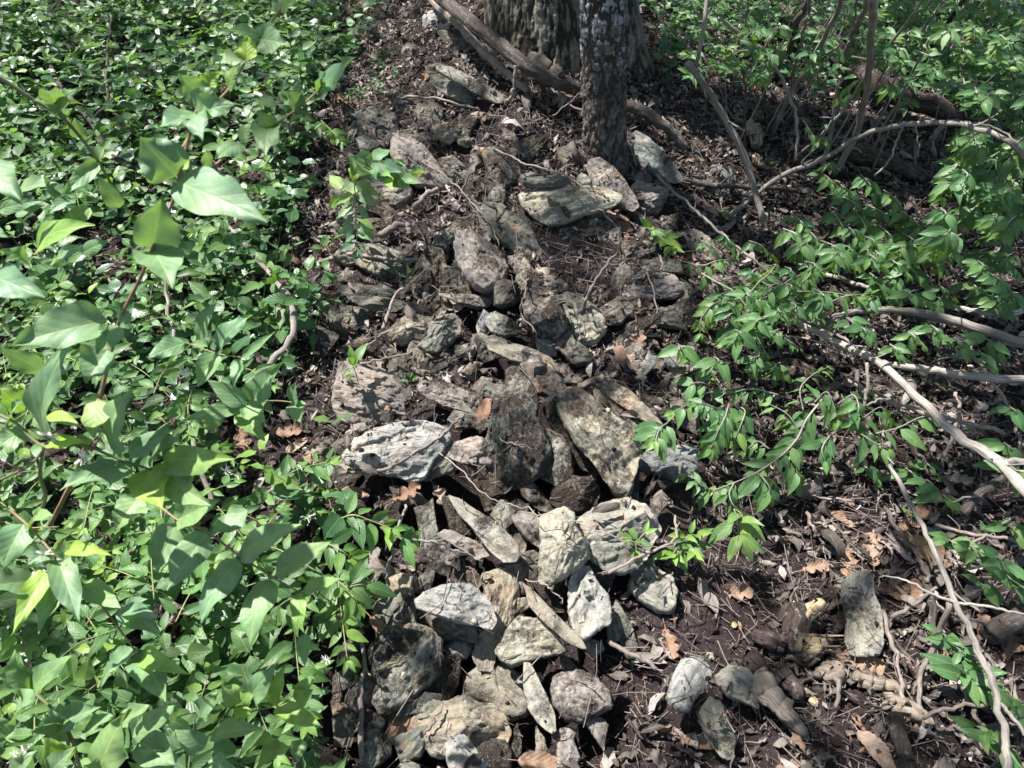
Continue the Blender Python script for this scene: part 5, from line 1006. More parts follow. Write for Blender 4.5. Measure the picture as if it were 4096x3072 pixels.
# ------------------------------------------------------------------ ground cover (stuff)
def cover(name, label, n, poly, hrange, pairs, Lr, mat, shape='oval', xr=(-3.0, 3.4), yr=(.3, 5.6), wr=.6, tall=1.0, dens=None):
    x, y = scatter(n, *xr, *yr); z = gh(x, y); u, v, _ = project(np.stack([x, y, z + .04], -1)); jx = 210 * fbm(np.stack([x * 5, y * 5, 0 * x + 2], -1), 3); k = inside(u + jx + rng.normal(size=n) * 25, v + jx, poly)
    if dens is not None: k &= rng.random(n) < dens(x, y)
    x, y, z = x[k], y[k], z[k]; K = len(x); H = rng.uniform(*hrange, K); lean = rng.normal(size=(K, 2)) * .35
    base = np.stack([x, y, z], -1); top = base + np.concatenate([lean * H[:, None], H[:, None]], 1)
    P, D, Nn, L_, R_ = [], [], [], [], []
    az0 = rng.random(K) * 6.28; tone = rng.random(K)
    for p in range(pairs):
        f = 1 - p * .27; q = base + (top - base) * max(f, .15)
        for sgn in (0, math.pi):
            a = az0 + p * 1.57 + sgn + rng.normal(size=K) * .25; d = np.stack([np.cos(a), np.sin(a), rng.uniform(-.35, .35, K) + (0.25 if p == 0 else 0)], -1)
            P.append(q + nrm(d) * .004); D.append(d); Nn.append(nrm(UP + np.array([0, -.25, 0]) + np.concatenate([lean, np.zeros((K, 1))], 1) * .6 + rng.normal(size=(K, 3)) * .38))
            L_.append(rng.uniform(*Lr, K) * (.65 if p == 0 else 1)); R_.append(np.clip(tone * .6 + rng.random(K) * .3 + (.15 if p == 0 else 0), 0, 1))
    P, D, Nn, L_, R_ = map(np.concatenate, (P, D, Nn, L_, R_))
    o = mk(name, *(lambda g: (g[0], g[1], mat, None, g[2], g[3]))(join([leaves(P, D, Nn, L_, L_ * wr * rng.uniform(.8, 1.25, len(L_)), curl=rng.uniform(0, .8, len(L_)), fold=rng.uniform(.05, .45, len(L_)), wave=.06, shape=shape, nl=5, nw=1, rnd=R_),
        segs(base, top, .0009, .0007, 3)])))
    return tag(o, label, 'ground cover', kind='stuff')
LEFT = (-200,-200,1330,-200,1380,120,1260,330,1280,420,1330,700,1240,760,1180,1020,1250,1180,1180,1500,1150,1650,900,1780,1000,1950,1280,2050,1430,2200,1400,2350,1330,2500,1320,2800,1250,3200,-200,3200)
clump = lambda x, y: np.clip(.62 + 1.9 * fbm(np.stack([x * 2.6, y * 2.6, 0 * x], -1), 3), .04, 1)
cover('ground_cover', 'dense small leaved green ground cover over the left bank', 6200, LEFT, (.04, .28), 3, (.042, .085), M_gc, dens=clump)
cover('ground_cover', 'tiny leaved creeper filling the gaps of the left ground cover', 3800, LEFT, (.02, .10), 3, (.018, .034), M_gc, dens=clump)
cover('ground_cover', 'taller pointed seedlings mixed into the left ground cover', 3800, LEFT, (.12, .34), 4, (.045, .088), M_hs, shape='ovate', wr=.55, dens=clump)
UR = (2560,-200,4300,-200,4300,560,3900,520,3500,330,3200,420,2900,300,2620,330)
cover('undergrowth', 'sun flecked green undergrowth beyond the trees at the upper right', 13000, UR, (.04, .36), 3, (.03, .07), M_gc, xr=(.5, 5.5), yr=(2.8, 9), dens=lambda x, y: np.clip(.5 + .9 * perlin(np.stack([x * 1.6, y * 1.6, 0 * x + 4], -1)), .05, 1))
cover('ground_cover', 'scattered small seedlings on the shaded right bank', 420, (2700,600,4200,600,4200,3200,3700,3100,3500,2000,2700,1200), (.02, .08), 2, (.015, .032), M_gc)
cover('ground_cover', 'patch of green sprouts at the left of the stacked slabs', 900, (1340,120,1560,200,1580,420,1380,400), (.02, .06), 2, (.015, .028), M_gc, xr=(-1.3, 0), yr=(2.0, 4.5))

# ------------------------------------------------------------------ leafy sprays
def spray(pts, r0, r1, step, Lmax, droop=0.0, seed=0, wr=.52, taper=.55, start=.12, tone=None, up=.35, spread=.9, nl=7, nw=2, curl=(.2, .9), pet=.006):
    r_ = np.random.default_rng(seed + 1000); P = cr(pts, 10); seg = np.linalg.norm(np.diff(P, axis=0), axis=1); s = np.concatenate([[0], np.cumsum(seg)]); Ltot = s[-1]
    T_ = nrm(np.gradient(P, axis=0)); Lp, Ld, Ln, Ll, Lt = [], [], [], [], []; pos = Ltot * start; k = 0
    p0, p1 = [], []
    while pos <= Ltot + 1e-6:
        q = np.array([np.interp(pos, s, P[:, i]) for i in range(3)]); t = nrm(np.array([np.interp(pos, s, T_[:, i]) for i in range(3)])); f = pos / Ltot
        B = nrm(np.cross(t, UP) + 1e-6); C = np.cross(B, t); aa = (0.35 if k % 2 else 0.0) + r_.normal() * .25
        for sg in (1, -1):
            if r_.random() < .06: continue
            side = B * math.cos(aa) * sg + C * math.sin(aa) * sg
            d = nrm(t * r_.uniform(.35, .7) + side * spread + UP * (-droop) + r_.normal(size=3) * .15); n = nrm(UP * up + nrm(CAM - q) * .5 + t * droop * .5 + r_.normal(size=3) * .22)
            Lp.append(q + d * pet); p0.append(q); p1.append(q + d * pet * 1.3); Ld.append(d); Ln.append(n); Ll.append(Lmax * (1 - (1 - taper) * f ** 2) * r_.uniform(.55, 1.15)); Lt.append(np.clip((.05 + .5 * f + .5 * r_.random()) if tone is None else tone + .2 * r_.normal(), 0, 1))
        pos += step * (1 - .35 * f) * r_.uniform(.8, 1.2); k += 1
    # terminal leaf pair
    for sg in (1, -1):
        t = T_[-1]; d = nrm(t + B * sg * .5 - UP * droop * .6); Lp.append(P[-1]); Ld.append(d); Ln.append(nrm(UP * up + nrm(CAM - P[-1]) * .5)); Ll.append(Lmax * taper * .8); Lt.append(.9 if tone is None else tone)
    Ll = np.array(Ll); K = len(Ll)
    lv = leaves(Lp, Ld, Ln, Ll, Ll * wr * r_.uniform(.88, 1.12, K), curl=r_.uniform(*curl, K), fold=r_.uniform(.08, .45, K), wave=r_.uniform(.02, .07, K), shape='ovate', nl=nl, nw=nw, rnd=np.array(Lt))
    if p0: lv = join([lv, segs(p0, p1, .0009, .0007, 4)])
    return lv, tube(P, r0, r1, 6, .06, seed % 50)
def shrub(name, label, cat, sprays, mat, smat, group=None, base=None, extra=()):
    lv = [s[0] for s in sprays]; st = [s[1] for s in sprays] + list(extra)
    b = np.array(base if base is not None else st[0][0][0]); e = empty(name, label, cat, group); e.location = Vector(b)
    for s_ in sprays: sprig(e, s_, mat, smat)
    for x_ in extra: put('stem', x_, smat, e)
    return e
def sprig(e, s_, mat, smat):
    V, Q, uv, rn = s_[1]; st_ = mk('stem', V - np.array(e.location), Q, smat, e, uv, rn)
    V, Q, uv, rn = s_[0]; mk('foliage', V - np.array(e.location), Q, mat, st_, uv, rn)
def A(z, x, y, h): return at(*zp(z, x, y), h)

# right hand drooping honeysuckle: stems read from the photograph
def sp(z, flat, r=.002, L=.068, step=.031, droop=.9, seed=0, **k):
    pts = [A(z, flat[i], flat[i + 1], flat[i + 2]) for i in range(0, len(flat), 3)]
    return spray(pts, r, r * .5, step, L, droop, seed, **k)
R1 = [sp(6,[380,300,.16,300,280,.18,200,310,.19,120,400,.17,110,500,.14],seed=1),
      sp(6,[100,100,.12,220,170,.15,330,230,.17,420,340,.18],seed=2,r=.003,step=.05),
      sp(6,[420,350,.18,380,520,.2,330,560,.16,340,620,.12],seed=3), sp(6,[430,330,.18,600,240,.22,760,230,.24,980,240,.22,1240,290,.18],seed=4,r=.003),
      sp(6,[500,300,.2,560,200,.22,640,180,.2,700,230,.18],seed=5), sp(6,[560,250,.2,700,150,.2,860,90,.2,960,80,.18],seed=6), sp(6,[400,300,.16,480,180,.2,560,110,.2,600,60,.18],seed=7),
      sp(6,[-20,30,.12,120,60,.14,220,30,.15,330,20,.12],seed=8,L=.05), sp(6,[700,300,.2,820,330,.2,900,370,.18,960,420,.16],seed=9), sp(6,[950,300,.22,1050,260,.24,1150,250,.22,1250,240,.18],seed=10),
      sp(6,[600,380,.15,480,480,.16,520,600,.14,560,700,.1],seed=11), sp(6,[640,520,.12,700,560,.14,760,600,.12],seed=12,L=.035), sp(6,[260,420,.15,290,500,.14,330,580,.1],seed=13)]
shrub('honeysuckle_branch', 'leafy branch drooping over the right edge of the stones above the grey blocks', 'branch', R1, M_rt, M_cane, 'leafy honeysuckle branches on the right', base=A(6,400,330,0),
      extra=[tube(cr([A(6,380,290,.12),A(6,430,390,.12),A(6,500,530,.1),A(6,545,700,.05),A(6,590,850,0)],8),.0045,.0045,8,.1,3), tube(cr([A(6,600,520,.1),A(6,780,530,.14),A(6,960,590,.15),A(6,1060,640,.14)],8),.003,.002,8,.1,5)])
R2 = [sp(6,[900,930,.2,800,1060,.2,740,1180,.19,640,1290,.17,480,1400,.15,330,1470,.13,190,1520,.1],seed=21,r=.003,L=.07), sp(6,[480,1400,.15,520,1440,.17,560,1500,.17,560,1560,.15],seed=22,L=.085,step=.03),
      sp(6,[190,1520,.1,110,1480,.12,70,1440,.13,20,1420,.12],seed=23,L=.055), sp(6,[330,1470,.13,300,1540,.13,330,1620,.12,390,1659,.1],seed=24,L=.06), sp(6,[760,1160,.18,700,1050,.2,640,1000,.2,560,960,.18],seed=25,L=.06),
      sp(6,[850,950,.2,930,880,.24,980,980,.22,1000,1060,.2],seed=26,L=.08), sp(6,[1000,960,.2,1100,900,.24,1140,980,.24,1120,1080,.2],seed=27,L=.08), sp(6,[780,1000,.2,760,860,.22,840,770,.22,940,720,.2],seed=28,L=.065),
      sp(6,[620,900,.16,450,860,.18,300,880,.18,220,800,.14],seed=29,L=.055), sp(6,[220,860,.14,120,820,.16,60,840,.15,90,960,.12],seed=30,L=.07), sp(6,[300,950,.14,270,1050,.18,230,1130,.18,180,1250,.14],seed=31,L=.085,step=.03),
      sp(6,[330,960,.14,400,1000,.16,380,1080,.16,330,1200,.12],seed=32,L=.075), sp(6,[250,1000,.14,130,960,.2,40,960,.2,-60,1010,.18],seed=33,L=.075), sp(6,[1080,1100,.18,1180,1040,.2,1280,980,.22,1330,1050,.2],seed=34,L=.085),
      sp(6,[1250,1150,.18,1400,1110,.2,1520,1050,.2,1620,1030,.18],seed=35,L=.075), sp(6,[1150,1150,.18,1260,1220,.18,1330,1250,.16],seed=36,L=.08), sp(6,[960,1150,.16,900,1250,.16,930,1350,.13],seed=37,L=.075),
      sp(6,[740,1180,.18,700,1280,.16,740,1400,.14,720,1450,.12],seed=38,L=.08), sp(6,[560,1250,.14,480,1200,.14,400,1270,.12],seed=39,L=.05),sp(6,[-100,1080,.2,-150,1120,.22,-180,1200,.22],seed=40,L=.085,step=.025)]
shrub('honeysuckle_branch', 'long leafy branch hanging below the stump over the dark soil bank, with big bright leaves', 'branch', R2, M_rt, M_cane, 'leafy honeysuckle branches on the right', base=A(6,900,930,0))
R3 = [sp(3,[a, b_, h, a + dx, b_ + dy, h + .05, a + 2 * dx, b_ + 2.3 * dy + 40, h - .02], seed=50 + i, L=l) for i, (a, b_, h, dx, dy, l) in enumerate([
      (900,1120,.2,60,50,.055),(1000,1180,.2,90,70,.06),(1000,1260,.2,120,60,.06),(1150,1130,.22,60,60,.065),(1200,1330,.2,100,50,.06),(1350,1350,.2,100,40,.065),(1450,1400,.2,80,60,.065),(1100,1350,.2,70,90,.06),(950,1350,.18,70,90,.055),
      (1500,1430,.2,100,60,.065),(1250,1450,.2,80,60,.065),(1400,1500,.2,90,50,.07),(1600,1480,.2,60,60,.07),(1050,1450,.2,60,60,.06),(1150,1520,.2,90,40,.065),(700,1380,.15,70,60,.055),(650,1480,.15,90,40,.06),(800,1480,.15,60,60,.05),
      (1320,1560,.2,90,50,.065),(1500,1560,.2,90,50,.065),(900,1560,.18,90,40,.06),(250,1500,.14,50,60,.045),(120,1560,.12,60,30,.04),(1300,1230,.22,80,60,.06),(880,1150,.2,40,-60,.05),(430,1560,.14,80,30,.05)])]
shrub('honeysuckle_branch', 'dense drooping mass of dark green leaves in the shade right of the broken pole foot', 'branch', R3, M_rt, M_cane, 'leafy honeysuckle branches on the right', base=A(3,1000,1250,0),
      extra=[tube(cr([A(3,860,1130,.2),A(3,1000,1250,.2),A(3,1250,1400,.2),A(3,1700,1600,.18)],8),.004,.003,8,.1,3)])
rr = np.random.default_rng(77); R4 = []
for i in range(46):
    a, b_ = rr.uniform(1650, 2260), rr.uniform(560, 1640); h = rr.uniform(.25, .5)
    if i < 20: b_ = rr.uniform(850, 1300); a = rr.uniform(1780, 2250)
    R4.append(sp(3,[a, b_, h, a + rr.uniform(-80, 40), b_ + 40, h + .03, a + rr.uniform(-160, 60), b_ + 130, h - .05], seed=200 + i, L=rr.uniform(.05, .075)))
shrub('honeysuckle_shrub', 'leafy shrub hanging in from the right edge at the end of the arching cane', 'shrub', R4, M_rt, M_cane, base=A(3,2170,1100,0))
R5 = []
for i in range(92):
    a, b_ = rr.uniform(1150, 2300), rr.uniform(-60, 700); h = rr.uniform(.25, .7)
    if a < 1400 and b_ > 450: continue
    R5.append(sp(3,[a, b_, h, a + rr.uniform(-90, 90), b_ + rr.uniform(0, 60), h + .04, a + rr.uniform(-170, 170), b_ + rr.uniform(20, 140), h - .02], seed=300 + i, L=rr.uniform(.035, .062), droop=.35, nl=5))
def wands(n, ux, vy, sd):
    rk = np.random.default_rng(sd); o_ = []
    for i in range(n):
        b_ = A(3, rk.uniform(*ux), rk.uniform(*vy), 0); h = rk.uniform(.5, 1.0); l_ = rk.normal(size=2) * .28; m_ = b_ + [l_[0] * .4, l_[1] * .4, h * .5]; t_ = b_ + [l_[0], l_[1], h]
        o_.append(tube(cr([b_, m_ + rk.normal(size=3) * .02, t_], 8), rk.uniform(.0016, .0045), .0012, 6, .15, i, .01))
    return o_
shrub('honeysuckle_shrub', 'big shaded leafy shrub filling the upper right corner above the black log', 'shrub', R5, M_rt, M_cane, base=A(3,1900,500,0), extra=wands(34, (1300, 2250), (200, 1000), 5))
R6 = []
for i in range(60):
    a, b_ = rr.uniform(0, 1150), rr.uniform(-60, 480); h = rr.uniform(.2, .55)
    R6.append(sp(3,[a, b_, h, a + rr.uniform(-60, 60), b_ + rr.uniform(-30, 30), h + .05, a + rr.uniform(-120, 120), b_ + rr.uniform(-20, 90), h - .02], seed=400 + i, L=rr.uniform(.03, .055), droop=.4, nl=5, step=.05))
shrub('honeysuckle_shrub', 'loose leafy shrub between the birch and the thicket stems', 'shrub', R6, M_rt, M_cane, base=A(3,500,500,0), extra=wands(34, (250, 1300), (500, 1050), 6))
R7 = [sp(3,[560,430,.5,520,480,.48,480,520,.42],seed=501,L=.06), sp(3,[1165,500,.45,1100,560,.4,1040,640,.36],seed=502,L=.07), sp(3,[1330,520,.5,1340,560,.46,1330,600,.4],seed=503,L=.065), sp(3,[960,780,.3,910,880,.25,850,950,.2],seed=504,L=.06),sp(3,[780,780,.28,850,880,.24,930,900,.2],seed=505,L=.055)]
shrub('honeysuckle_branch', 'few bright leaves on thin twigs in front of the thicket stems', 'branch', R7, M_rt, M_cane, 'leafy honeysuckle branches on the right', base=A(3,700,1000,0))
R8 = []
for i, (z, a, b_, h) in enumerate([(9,2150,100,.12),(9,1750,200,.1),(9,1900,250,.12),(9,2080,330,.14),(9,2120,430,.12),(9,1950,480,.06),(9,1700,800,.1),(9,1800,900,.1),(9,1830,1030,.1),(9,1950,1050,.1),(9,2000,1150,.1),(9,1850,1080,.1),(9,1950,1420,.1),(9,2050,1500,.12),(9,2100,1600,.1),(9,2180,1300,.12),
        (6,1480,1400,.06),(6,1620,1480,.08),(6,1700,1560,.08),(6,2150,1000,.16),(6,2120,1240,.2),(6,2150,1380,.2),(6,2000,560,.3),(6,1500,520,.3),(6,1650,480,.3),(6,1800,560,.3),(6,1950,640,.3),(6,1380,600,.22),(6,2150,250,.3),(6,2050,150,.3),(6,1950,60,.3),(6,1250,20,.3),(6,1400,60,.3),(6,1650,30,.3),(6,1250,140,.25),(6,1500,100,.25),(6,1340,170,.25),(6,1900,200,.2),(6,1700,220,.18),(6,1600,1360,.05),(6,1200,1380,.06),(6,1100,430,.25),(6,1180,480,.25)]):
    R8.append(sp(z,[a - 40, b_ - 30, h, a, b_, h + .03, a + 50, b_ + 60, h - .01], seed=600 + i, L=rr.uniform(.05, .072), droop=.7 if z == 6 else .25, step=.03))
for nm, lo, hi, lb in (('honeysuckle_seedling', 0, 16, 'young leafy shoots around the long pale cane at the lower right'), ('honeysuckle_branch', 16, 43, 'leaves hanging over and under the thick fallen cane at the right')):
    shrub(nm, lb, 'plant', R8[lo:hi], M_rt, M_cane, base=A(9,2000,900,0) if lo == 0 else A(6,1900,500,0))

rk_ = np.random.default_rng(321); R9 = []
for i in range(56):
    a, b_ = (rk_.uniform(450, 2250), rk_.uniform(-120, 300)) if i < 36 else (rk_.uniform(-60, 700), rk_.uniform(150, 700)); h = rk_.uniform(.10, .30)
    if i >= 36 and b_ < 450 and a < 200: continue
    R9.append(sp(6, [a, b_, h, a + rk_.uniform(-70, 70), b_ + 25, h + .04, a + rk_.uniform(-130, 130), b_ + rk_.uniform(70, 130), h - .04], seed=900 + i, L=rk_.uniform(.045, .075)))
shrub('honeysuckle_branch', 'broad band of drooping leaves behind and above the thick fallen cane', 'branch', R9[:36], M_rt, M_cane, 'leafy honeysuckle branches on the right', base=A(6,1300,100,0))
shrub('honeysuckle_branch', 'thin low leafy shoots between the two grey blocks and the dark decayed stump', 'branch', R9[36:], M_rt, M_cane, 'leafy honeysuckle branches on the right', base=A(6,400,500,0))

# seedlings on the stones
def seedling(label, P0, tops, L, seed, mat=M_hs):
    e = [spray([P0, (np.array(P0) + t) / 2 + [0, 0, .01], t], .0014, .0009, .03, L, .15, seed + i, start=.5, taper=.9) for i, t in enumerate(tops)]
    return shrub('seedling', label, 'seedling', e, mat, M_green, 'seedlings growing between the stones')
def S3(z, x, y): return see(*zp(z, x, y))[0]
seedling('five leaved green seedling on the broad sunlit grey slab', S3(5,110,830), [S3(5,100,830) + [0, 0, .07]], .085, 1)
seedling('small green sprout above the dark layered stone', S3(5,430,180), [S3(5,440,160) + [0, 0, .03]], .035, 2)
seedling('tiny sprout at the black stone in the shade on the lower left', S3(8,90,1070), [S3(8,95,1070) + [0, 0, .04]], .03, 3)
seedling('round leaved sprout right of the broad sunlit grey slab', S3(5,450,840), [S3(5,450,835) + [0, 0, .03]], .025, 4)
seedling('slender seedling in front of the thick dark log', A(2,1230,520,0), [A(2,1215,400,.14), A(2,1290,520,.06)], .035, 5)
seedling('small shoots at the right foot of the large cream slab', A(2,2020,1520,0), [A(2,2000,1480,.08), A(2,2080,1560,.08), A(2,2150,1600,.06)], .06, 6)
seedling('little sprouts on the large clean grey round faced stone', S3(8,1900,230), [S3(8,1850,240) + [0, 0, .04], S3(8,1950,200) + [0, 0, .04], S3(8,1900,300) + [0, 0, .03]], .045, 7)
seedling('bright shoot at the right edge of the dark soil under the round faced stone', A(8,2212,180,.03), [A(8,2150,270,.08), A(8,2230,160,.08), A(9,90,150,.1), A(9,60,260,.1)], .06, 8)
seedling('big bright compound leaf hanging over the dark soil bank', A(9,330,-20,.15), [A(9,400,60,.16), A(9,360,150,.14)], .10, 9, M_rt)

# ------------------------------------------------------------------ the near honeysuckle on the left: leaf by leaf
def near_group(name, label, stems, lvs, smat, depth_jit=.03, base=None, flowers=()):
    """stems: lists of (u,v,depth) + radius; lvs: (u0,v0,d0,u1,v1,d1,width px,tone)"""
    r_ = np.random.default_rng(len(lvs)); e = empty(name, label, 'shrub' if 'shrub' in name else 'branch', None)
    b = np.array(base if base is not None else pt(*stems[0][0][0])); e.location = Vector(b)
    st = [tube(cr([pt(*p) for p in s[0]], 8), s[1], s[2], 8, .05, 3) for s in stems]
    P, D, Nn, L_, W, tn = [], [], [], [], [], []
    for (u0, v0, d0, u1, v1, d1, wpx, t) in lvs:
        p0, p1 = pt(u0, v0, d0), pt(u1, v1, d1); d = p1 - p0; l = np.linalg.norm(d); P.append(p0); D.append(d / l); L_.append(l); W.append(wpx / F * (d0 + d1) / 2)
        Nn.append(nrm(nrm(CAM - p0) * .85 + SUN * .45 + r_.normal(size=3) * .22)); tn.append(t)
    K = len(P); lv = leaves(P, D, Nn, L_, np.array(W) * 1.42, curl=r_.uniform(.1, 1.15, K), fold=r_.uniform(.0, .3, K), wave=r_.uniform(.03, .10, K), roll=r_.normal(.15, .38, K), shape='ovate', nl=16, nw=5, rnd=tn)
    put('foliage', lv, M_near, e)
    for s_ in st: put('stem', s_, smat, e)
    for k, (u, v, d) in enumerate(flowers):
        c = pt(u, v, d); n = 7; dd = nrm(r_.normal(size=(n, 3)) + nrm(CAM - c) * .8)
        g = [leaves(np.tile(c, (n, 1)), dd, nrm(r_.normal(size=(n, 3))), .011, .0028, curl=.9, fold=.3, shape='oval', nl=5, nw=1)]
        g.append(segs(np.tile(c, (5, 1)), c + nrm(r_.normal(size=(5, 3)) + nrm(CAM - c)) * .011, .0003, .0005, 4))
        put('flower', join(g), M_petal, e)
    return e
d_ = .60
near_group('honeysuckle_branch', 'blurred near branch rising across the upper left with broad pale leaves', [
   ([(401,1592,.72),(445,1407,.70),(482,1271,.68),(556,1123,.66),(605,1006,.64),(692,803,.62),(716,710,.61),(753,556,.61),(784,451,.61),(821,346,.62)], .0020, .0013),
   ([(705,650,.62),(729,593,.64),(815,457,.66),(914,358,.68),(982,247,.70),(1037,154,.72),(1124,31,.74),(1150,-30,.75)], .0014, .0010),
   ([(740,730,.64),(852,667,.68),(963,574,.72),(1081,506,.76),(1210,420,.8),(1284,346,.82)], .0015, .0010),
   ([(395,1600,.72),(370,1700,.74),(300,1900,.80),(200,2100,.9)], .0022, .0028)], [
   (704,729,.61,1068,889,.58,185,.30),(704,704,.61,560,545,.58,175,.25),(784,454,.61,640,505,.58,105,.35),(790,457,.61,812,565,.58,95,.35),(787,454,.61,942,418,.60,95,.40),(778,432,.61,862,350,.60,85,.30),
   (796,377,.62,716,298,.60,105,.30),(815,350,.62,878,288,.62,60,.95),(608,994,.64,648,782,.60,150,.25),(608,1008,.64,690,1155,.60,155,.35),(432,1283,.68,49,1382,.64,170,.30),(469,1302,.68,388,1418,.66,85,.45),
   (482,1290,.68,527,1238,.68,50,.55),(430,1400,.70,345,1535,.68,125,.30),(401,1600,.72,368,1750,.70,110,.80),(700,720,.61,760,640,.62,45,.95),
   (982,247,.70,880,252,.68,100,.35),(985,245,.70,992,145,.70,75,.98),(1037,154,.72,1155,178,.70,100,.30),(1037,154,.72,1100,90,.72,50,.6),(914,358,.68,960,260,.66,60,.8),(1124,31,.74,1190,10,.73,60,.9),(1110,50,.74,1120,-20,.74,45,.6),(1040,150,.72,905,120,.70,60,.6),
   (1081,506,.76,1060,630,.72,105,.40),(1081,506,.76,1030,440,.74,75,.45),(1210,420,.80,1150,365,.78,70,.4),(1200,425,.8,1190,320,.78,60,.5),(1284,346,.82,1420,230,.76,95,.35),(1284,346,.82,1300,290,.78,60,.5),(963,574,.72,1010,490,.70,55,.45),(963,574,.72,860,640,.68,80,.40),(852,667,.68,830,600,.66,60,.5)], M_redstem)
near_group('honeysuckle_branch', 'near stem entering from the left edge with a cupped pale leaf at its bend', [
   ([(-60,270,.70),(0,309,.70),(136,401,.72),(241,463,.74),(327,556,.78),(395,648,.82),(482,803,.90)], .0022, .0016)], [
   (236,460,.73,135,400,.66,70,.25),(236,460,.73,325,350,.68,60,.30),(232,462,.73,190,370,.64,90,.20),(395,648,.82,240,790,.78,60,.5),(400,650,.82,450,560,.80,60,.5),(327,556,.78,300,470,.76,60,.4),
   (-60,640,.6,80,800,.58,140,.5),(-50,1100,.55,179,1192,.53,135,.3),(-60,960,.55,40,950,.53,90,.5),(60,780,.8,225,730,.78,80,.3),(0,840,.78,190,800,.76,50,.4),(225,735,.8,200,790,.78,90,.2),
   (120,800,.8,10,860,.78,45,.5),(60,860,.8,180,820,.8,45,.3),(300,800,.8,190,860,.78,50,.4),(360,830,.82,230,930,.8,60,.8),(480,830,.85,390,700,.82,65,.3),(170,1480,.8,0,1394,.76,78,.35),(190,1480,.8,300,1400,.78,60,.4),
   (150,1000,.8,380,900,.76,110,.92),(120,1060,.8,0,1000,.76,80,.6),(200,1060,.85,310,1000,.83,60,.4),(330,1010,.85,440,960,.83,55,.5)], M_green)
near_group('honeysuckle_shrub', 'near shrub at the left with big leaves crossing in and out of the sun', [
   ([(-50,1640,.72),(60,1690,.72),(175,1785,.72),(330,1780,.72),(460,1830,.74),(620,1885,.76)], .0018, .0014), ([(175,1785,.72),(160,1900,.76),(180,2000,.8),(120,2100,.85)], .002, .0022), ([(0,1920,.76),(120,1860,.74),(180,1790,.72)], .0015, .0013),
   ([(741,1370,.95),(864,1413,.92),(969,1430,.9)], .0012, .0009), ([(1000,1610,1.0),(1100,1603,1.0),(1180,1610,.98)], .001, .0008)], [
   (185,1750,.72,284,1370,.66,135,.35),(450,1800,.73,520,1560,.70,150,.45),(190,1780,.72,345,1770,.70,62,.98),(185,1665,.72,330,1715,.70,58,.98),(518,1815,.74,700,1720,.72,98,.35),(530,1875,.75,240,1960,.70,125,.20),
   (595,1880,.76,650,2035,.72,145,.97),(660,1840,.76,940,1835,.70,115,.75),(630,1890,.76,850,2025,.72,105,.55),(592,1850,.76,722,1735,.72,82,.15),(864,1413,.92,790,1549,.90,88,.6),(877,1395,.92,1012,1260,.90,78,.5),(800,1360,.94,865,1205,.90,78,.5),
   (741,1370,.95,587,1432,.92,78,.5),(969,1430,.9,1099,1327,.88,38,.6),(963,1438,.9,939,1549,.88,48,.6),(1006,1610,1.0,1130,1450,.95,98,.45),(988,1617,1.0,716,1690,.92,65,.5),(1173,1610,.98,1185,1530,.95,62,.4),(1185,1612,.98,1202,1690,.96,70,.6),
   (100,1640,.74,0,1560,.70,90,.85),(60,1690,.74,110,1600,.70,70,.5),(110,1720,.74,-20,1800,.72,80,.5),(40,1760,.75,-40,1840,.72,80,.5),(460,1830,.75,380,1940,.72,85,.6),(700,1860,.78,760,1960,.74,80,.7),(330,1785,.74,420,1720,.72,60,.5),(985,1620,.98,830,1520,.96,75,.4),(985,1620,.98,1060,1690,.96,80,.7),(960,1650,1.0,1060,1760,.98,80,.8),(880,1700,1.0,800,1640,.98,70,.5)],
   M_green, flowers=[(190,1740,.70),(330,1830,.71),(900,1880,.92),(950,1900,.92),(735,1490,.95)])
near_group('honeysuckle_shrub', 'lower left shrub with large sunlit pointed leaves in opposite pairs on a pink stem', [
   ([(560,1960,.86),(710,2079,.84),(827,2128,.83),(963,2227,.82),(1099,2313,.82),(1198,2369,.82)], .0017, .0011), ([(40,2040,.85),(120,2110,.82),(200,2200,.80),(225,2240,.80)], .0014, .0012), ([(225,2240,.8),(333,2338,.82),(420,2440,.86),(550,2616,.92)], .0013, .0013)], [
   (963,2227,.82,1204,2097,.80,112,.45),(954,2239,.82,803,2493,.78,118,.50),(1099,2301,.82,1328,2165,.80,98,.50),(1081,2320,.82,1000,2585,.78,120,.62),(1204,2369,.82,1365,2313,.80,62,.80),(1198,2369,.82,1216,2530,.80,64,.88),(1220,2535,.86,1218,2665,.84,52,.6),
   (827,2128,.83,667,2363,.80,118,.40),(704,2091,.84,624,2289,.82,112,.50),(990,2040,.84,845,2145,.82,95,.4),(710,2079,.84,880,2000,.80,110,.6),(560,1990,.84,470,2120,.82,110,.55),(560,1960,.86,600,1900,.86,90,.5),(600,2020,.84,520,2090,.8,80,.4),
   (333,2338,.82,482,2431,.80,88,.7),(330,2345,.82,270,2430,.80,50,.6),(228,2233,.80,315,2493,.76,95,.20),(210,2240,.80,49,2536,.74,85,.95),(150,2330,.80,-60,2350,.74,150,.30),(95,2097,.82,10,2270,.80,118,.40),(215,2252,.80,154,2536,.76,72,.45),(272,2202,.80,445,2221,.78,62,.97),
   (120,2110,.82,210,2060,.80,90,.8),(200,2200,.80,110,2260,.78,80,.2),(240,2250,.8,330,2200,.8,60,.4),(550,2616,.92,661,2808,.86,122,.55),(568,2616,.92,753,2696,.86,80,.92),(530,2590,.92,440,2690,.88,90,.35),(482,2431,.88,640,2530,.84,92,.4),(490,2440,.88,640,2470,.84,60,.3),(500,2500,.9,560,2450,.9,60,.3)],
   M_redstem, flowers=[(180,2215,.79),(160,2270,.79),(960,2210,.83),(1230,2070,.9)])
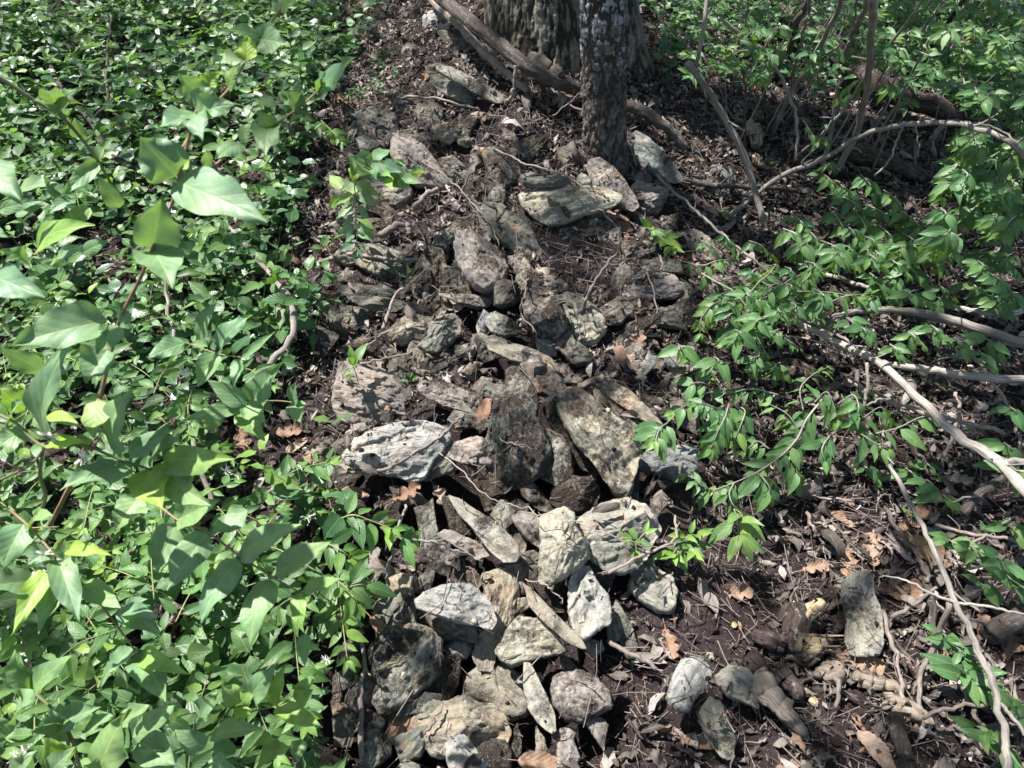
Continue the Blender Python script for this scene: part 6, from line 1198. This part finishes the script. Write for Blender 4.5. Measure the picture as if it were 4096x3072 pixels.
near_group('honeysuckle_shrub', 'bottom left shrub of overlapping mid green leaves with pale buds', [
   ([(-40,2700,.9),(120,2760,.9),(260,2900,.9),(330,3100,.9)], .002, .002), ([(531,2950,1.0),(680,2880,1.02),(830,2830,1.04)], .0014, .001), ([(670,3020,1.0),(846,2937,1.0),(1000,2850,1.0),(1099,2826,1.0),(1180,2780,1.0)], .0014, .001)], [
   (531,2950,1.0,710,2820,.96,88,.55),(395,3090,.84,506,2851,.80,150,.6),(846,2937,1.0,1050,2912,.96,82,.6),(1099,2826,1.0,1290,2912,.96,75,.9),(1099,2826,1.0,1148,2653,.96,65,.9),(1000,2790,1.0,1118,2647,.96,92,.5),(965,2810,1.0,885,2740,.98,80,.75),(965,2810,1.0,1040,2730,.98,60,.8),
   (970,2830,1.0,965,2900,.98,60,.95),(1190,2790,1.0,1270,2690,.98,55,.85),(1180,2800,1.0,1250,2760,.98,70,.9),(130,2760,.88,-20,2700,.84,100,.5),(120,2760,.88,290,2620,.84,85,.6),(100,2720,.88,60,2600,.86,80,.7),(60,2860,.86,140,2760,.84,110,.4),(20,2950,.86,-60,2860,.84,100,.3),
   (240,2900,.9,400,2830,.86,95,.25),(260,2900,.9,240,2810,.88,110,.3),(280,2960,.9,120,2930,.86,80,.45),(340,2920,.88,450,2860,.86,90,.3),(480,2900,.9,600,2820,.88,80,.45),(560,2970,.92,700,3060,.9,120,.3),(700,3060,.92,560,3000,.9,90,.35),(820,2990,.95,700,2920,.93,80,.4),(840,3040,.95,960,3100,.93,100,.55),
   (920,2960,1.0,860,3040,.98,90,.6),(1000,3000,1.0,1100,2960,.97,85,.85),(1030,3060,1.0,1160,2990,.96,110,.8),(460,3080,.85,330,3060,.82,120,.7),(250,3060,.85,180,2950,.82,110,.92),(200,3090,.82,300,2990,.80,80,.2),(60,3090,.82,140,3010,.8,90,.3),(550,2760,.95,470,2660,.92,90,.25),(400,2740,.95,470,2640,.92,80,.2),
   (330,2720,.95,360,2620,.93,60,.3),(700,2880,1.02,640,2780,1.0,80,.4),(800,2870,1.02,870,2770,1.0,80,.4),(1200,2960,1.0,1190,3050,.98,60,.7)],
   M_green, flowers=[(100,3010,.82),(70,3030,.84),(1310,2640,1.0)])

# fill of the left shrubs: sprays of the same leaf, rooted on the bank
rr = np.random.default_rng(99)
def fillers(n, poly, hr, Lr, seed0, mat, label, base_px, step=.033):
    S_ = []; k = 0
    while len(S_) < n and k < 4000:
        k += 1; u0, v0 = rr.uniform(-150, 1500), rr.uniform(-50, 3150)
        if not inside(np.array([u0]), np.array([v0]), poly)[0]: continue
        h = rr.uniform(*hr); a = rr.uniform(0, 6.28); q = at(u0, v0, h); L2 = rr.uniform(.10, .22); e_ = q + np.array([math.cos(a) * L2, math.sin(a) * L2 - .02, rr.uniform(-.05, .04)])
        S_.append(spray([q, (q + e_) / 2 + [0, 0, .02], e_], .0014, .0008, step, rr.uniform(*Lr), rr.uniform(.0, .35), seed0 + k, nl=7, nw=2, start=.1))
    return shrub('honeysuckle_shrub', label, 'shrub', S_, mat, M_green, base=at(*base_px))
LL = (-150,2350,500,2300,1150,2380,1280,2500,1260,2750,1330,3150,-150,3150)
LM = (-150,1850,700,1900,1150,1950,1400,2100,1380,2380,1150,2450,600,2420,-150,2450)
LU = (-150,1330,600,1350,1000,1330,1080,1500,900,1700,700,1900,-150,1900)
fillers(34, LL, (.14, .38), (.055, .08), 2000, M_hs, 'understorey of the honeysuckle at the bottom left, shaded mid green leaves', (600, 2900))
fillers(38, LM, (.14, .36), (.055, .08), 3000, M_hs, 'sunlit honeysuckle leaves behind the pink stemmed branch', (700, 2200))
fillers(32, LU, (.12, .34), (.045, .07), 4000, M_hs, 'honeysuckle leaves around the slim grey stick at middle left', (500, 1650))
fillers(22, (-150,650,700,650,1100,800,1150,1150,700,1300,-150,1300), (.06, .25), (.04, .06), 5000, M_hs, 'thin leafed shoots under the near pale leaves at the upper left', (400, 1000))
MS = []
for i, fl in enumerate([[50,1000,.34,120,1020,.34,200,1040,.33,330,1080,.30],[60,1100,.30,150,1080,.32,280,1150,.30,360,1170,.28],[60,1050,.32,90,1270,.26,90,1390,.22,95,1500,.18,100,1620,.14],[90,1270,.26,20,1230,.27,-30,1300,.24],[360,1160,.28,420,1120,.28,470,1110,.27]]):
    MS.append(sp(2, fl, seed=700 + i, L=.115 if i < 2 else .085, droop=.15, step=.036, wr=.6, tone=[.35, .8, .4, .5, .6][i]))
shrub('honeysuckle_branch', 'leafy sprig with a pale sunlit tip reaching over the left edge of the stones', 'branch', MS, M_near, M_green, base=A(2,50,1100,0))
MS = []
for i, fl in enumerate([[-60,1010,.2,20,1040,.2,80,1120,.18],[1900,700,.2,1960,760,.2,2000,800,.18],[1980,800,.2,2080,830,.2,2140,900,.16],[2080,780,.22,2160,860,.22,2210,920,.2]]):
    MS.append(sp(1, fl, seed=720 + i, L=.06, droop=.1, step=.03))
MS += [sp(8, fl, seed=740 + i, L=.075, droop=.3, step=.03) for i, fl in enumerate([[0,40,.26,80,20,.27,200,60,.25,330,110,.24],[330,110,.24,390,150,.22,450,200,.2],[-60,420,.22,30,490,.24,120,590,.22],[-50,600,.2,-20,640,.2,20,700,.18],[-100,200,.26,0,250,.26,60,300,.24],[30,490,.24,130,470,.24,180,500,.2]])]
shrub('honeysuckle_branch', 'flowering honeysuckle tips at the right edge of the left shrub, over the small stones', 'branch', MS, M_hs, M_green, base=A(8,-60,300,0))
# Virginia creeper at the upper left
e = empty('creeper_plant', 'five fingered creeper leaves standing in the upper left ground cover', 'plant'); b = at(185, 330); e.location = Vector(b)
g = []; stc = []
for (u_, v_, h) in [(170,50,.22),(190,190,.20),(60,230,.18)]:
    c = at(u_, v_, h); n = 5; a = np.linspace(-1.9, 1.9, n) - 1.3; d = np.stack([np.cos(a), np.sin(a), -.25 + 0 * a], -1)
    g.append(leaves(np.tile(c, (n, 1)), d, np.tile(nrm([0, -.3, 1]), (n, 1)), [.06, .08, .09, .08, .06], [.028, .036, .04, .036, .028], curl=.5, shape='elm', nl=10, nw=2, rnd=.25)); stc.append(tube(cr([b, (b + c) / 2 + [.01, 0, .02], c], 6), .002, .0014, 6))
put('foliage', join(g), M_gc, e)
for s_ in stc: put('stem', s_, M_green, e)
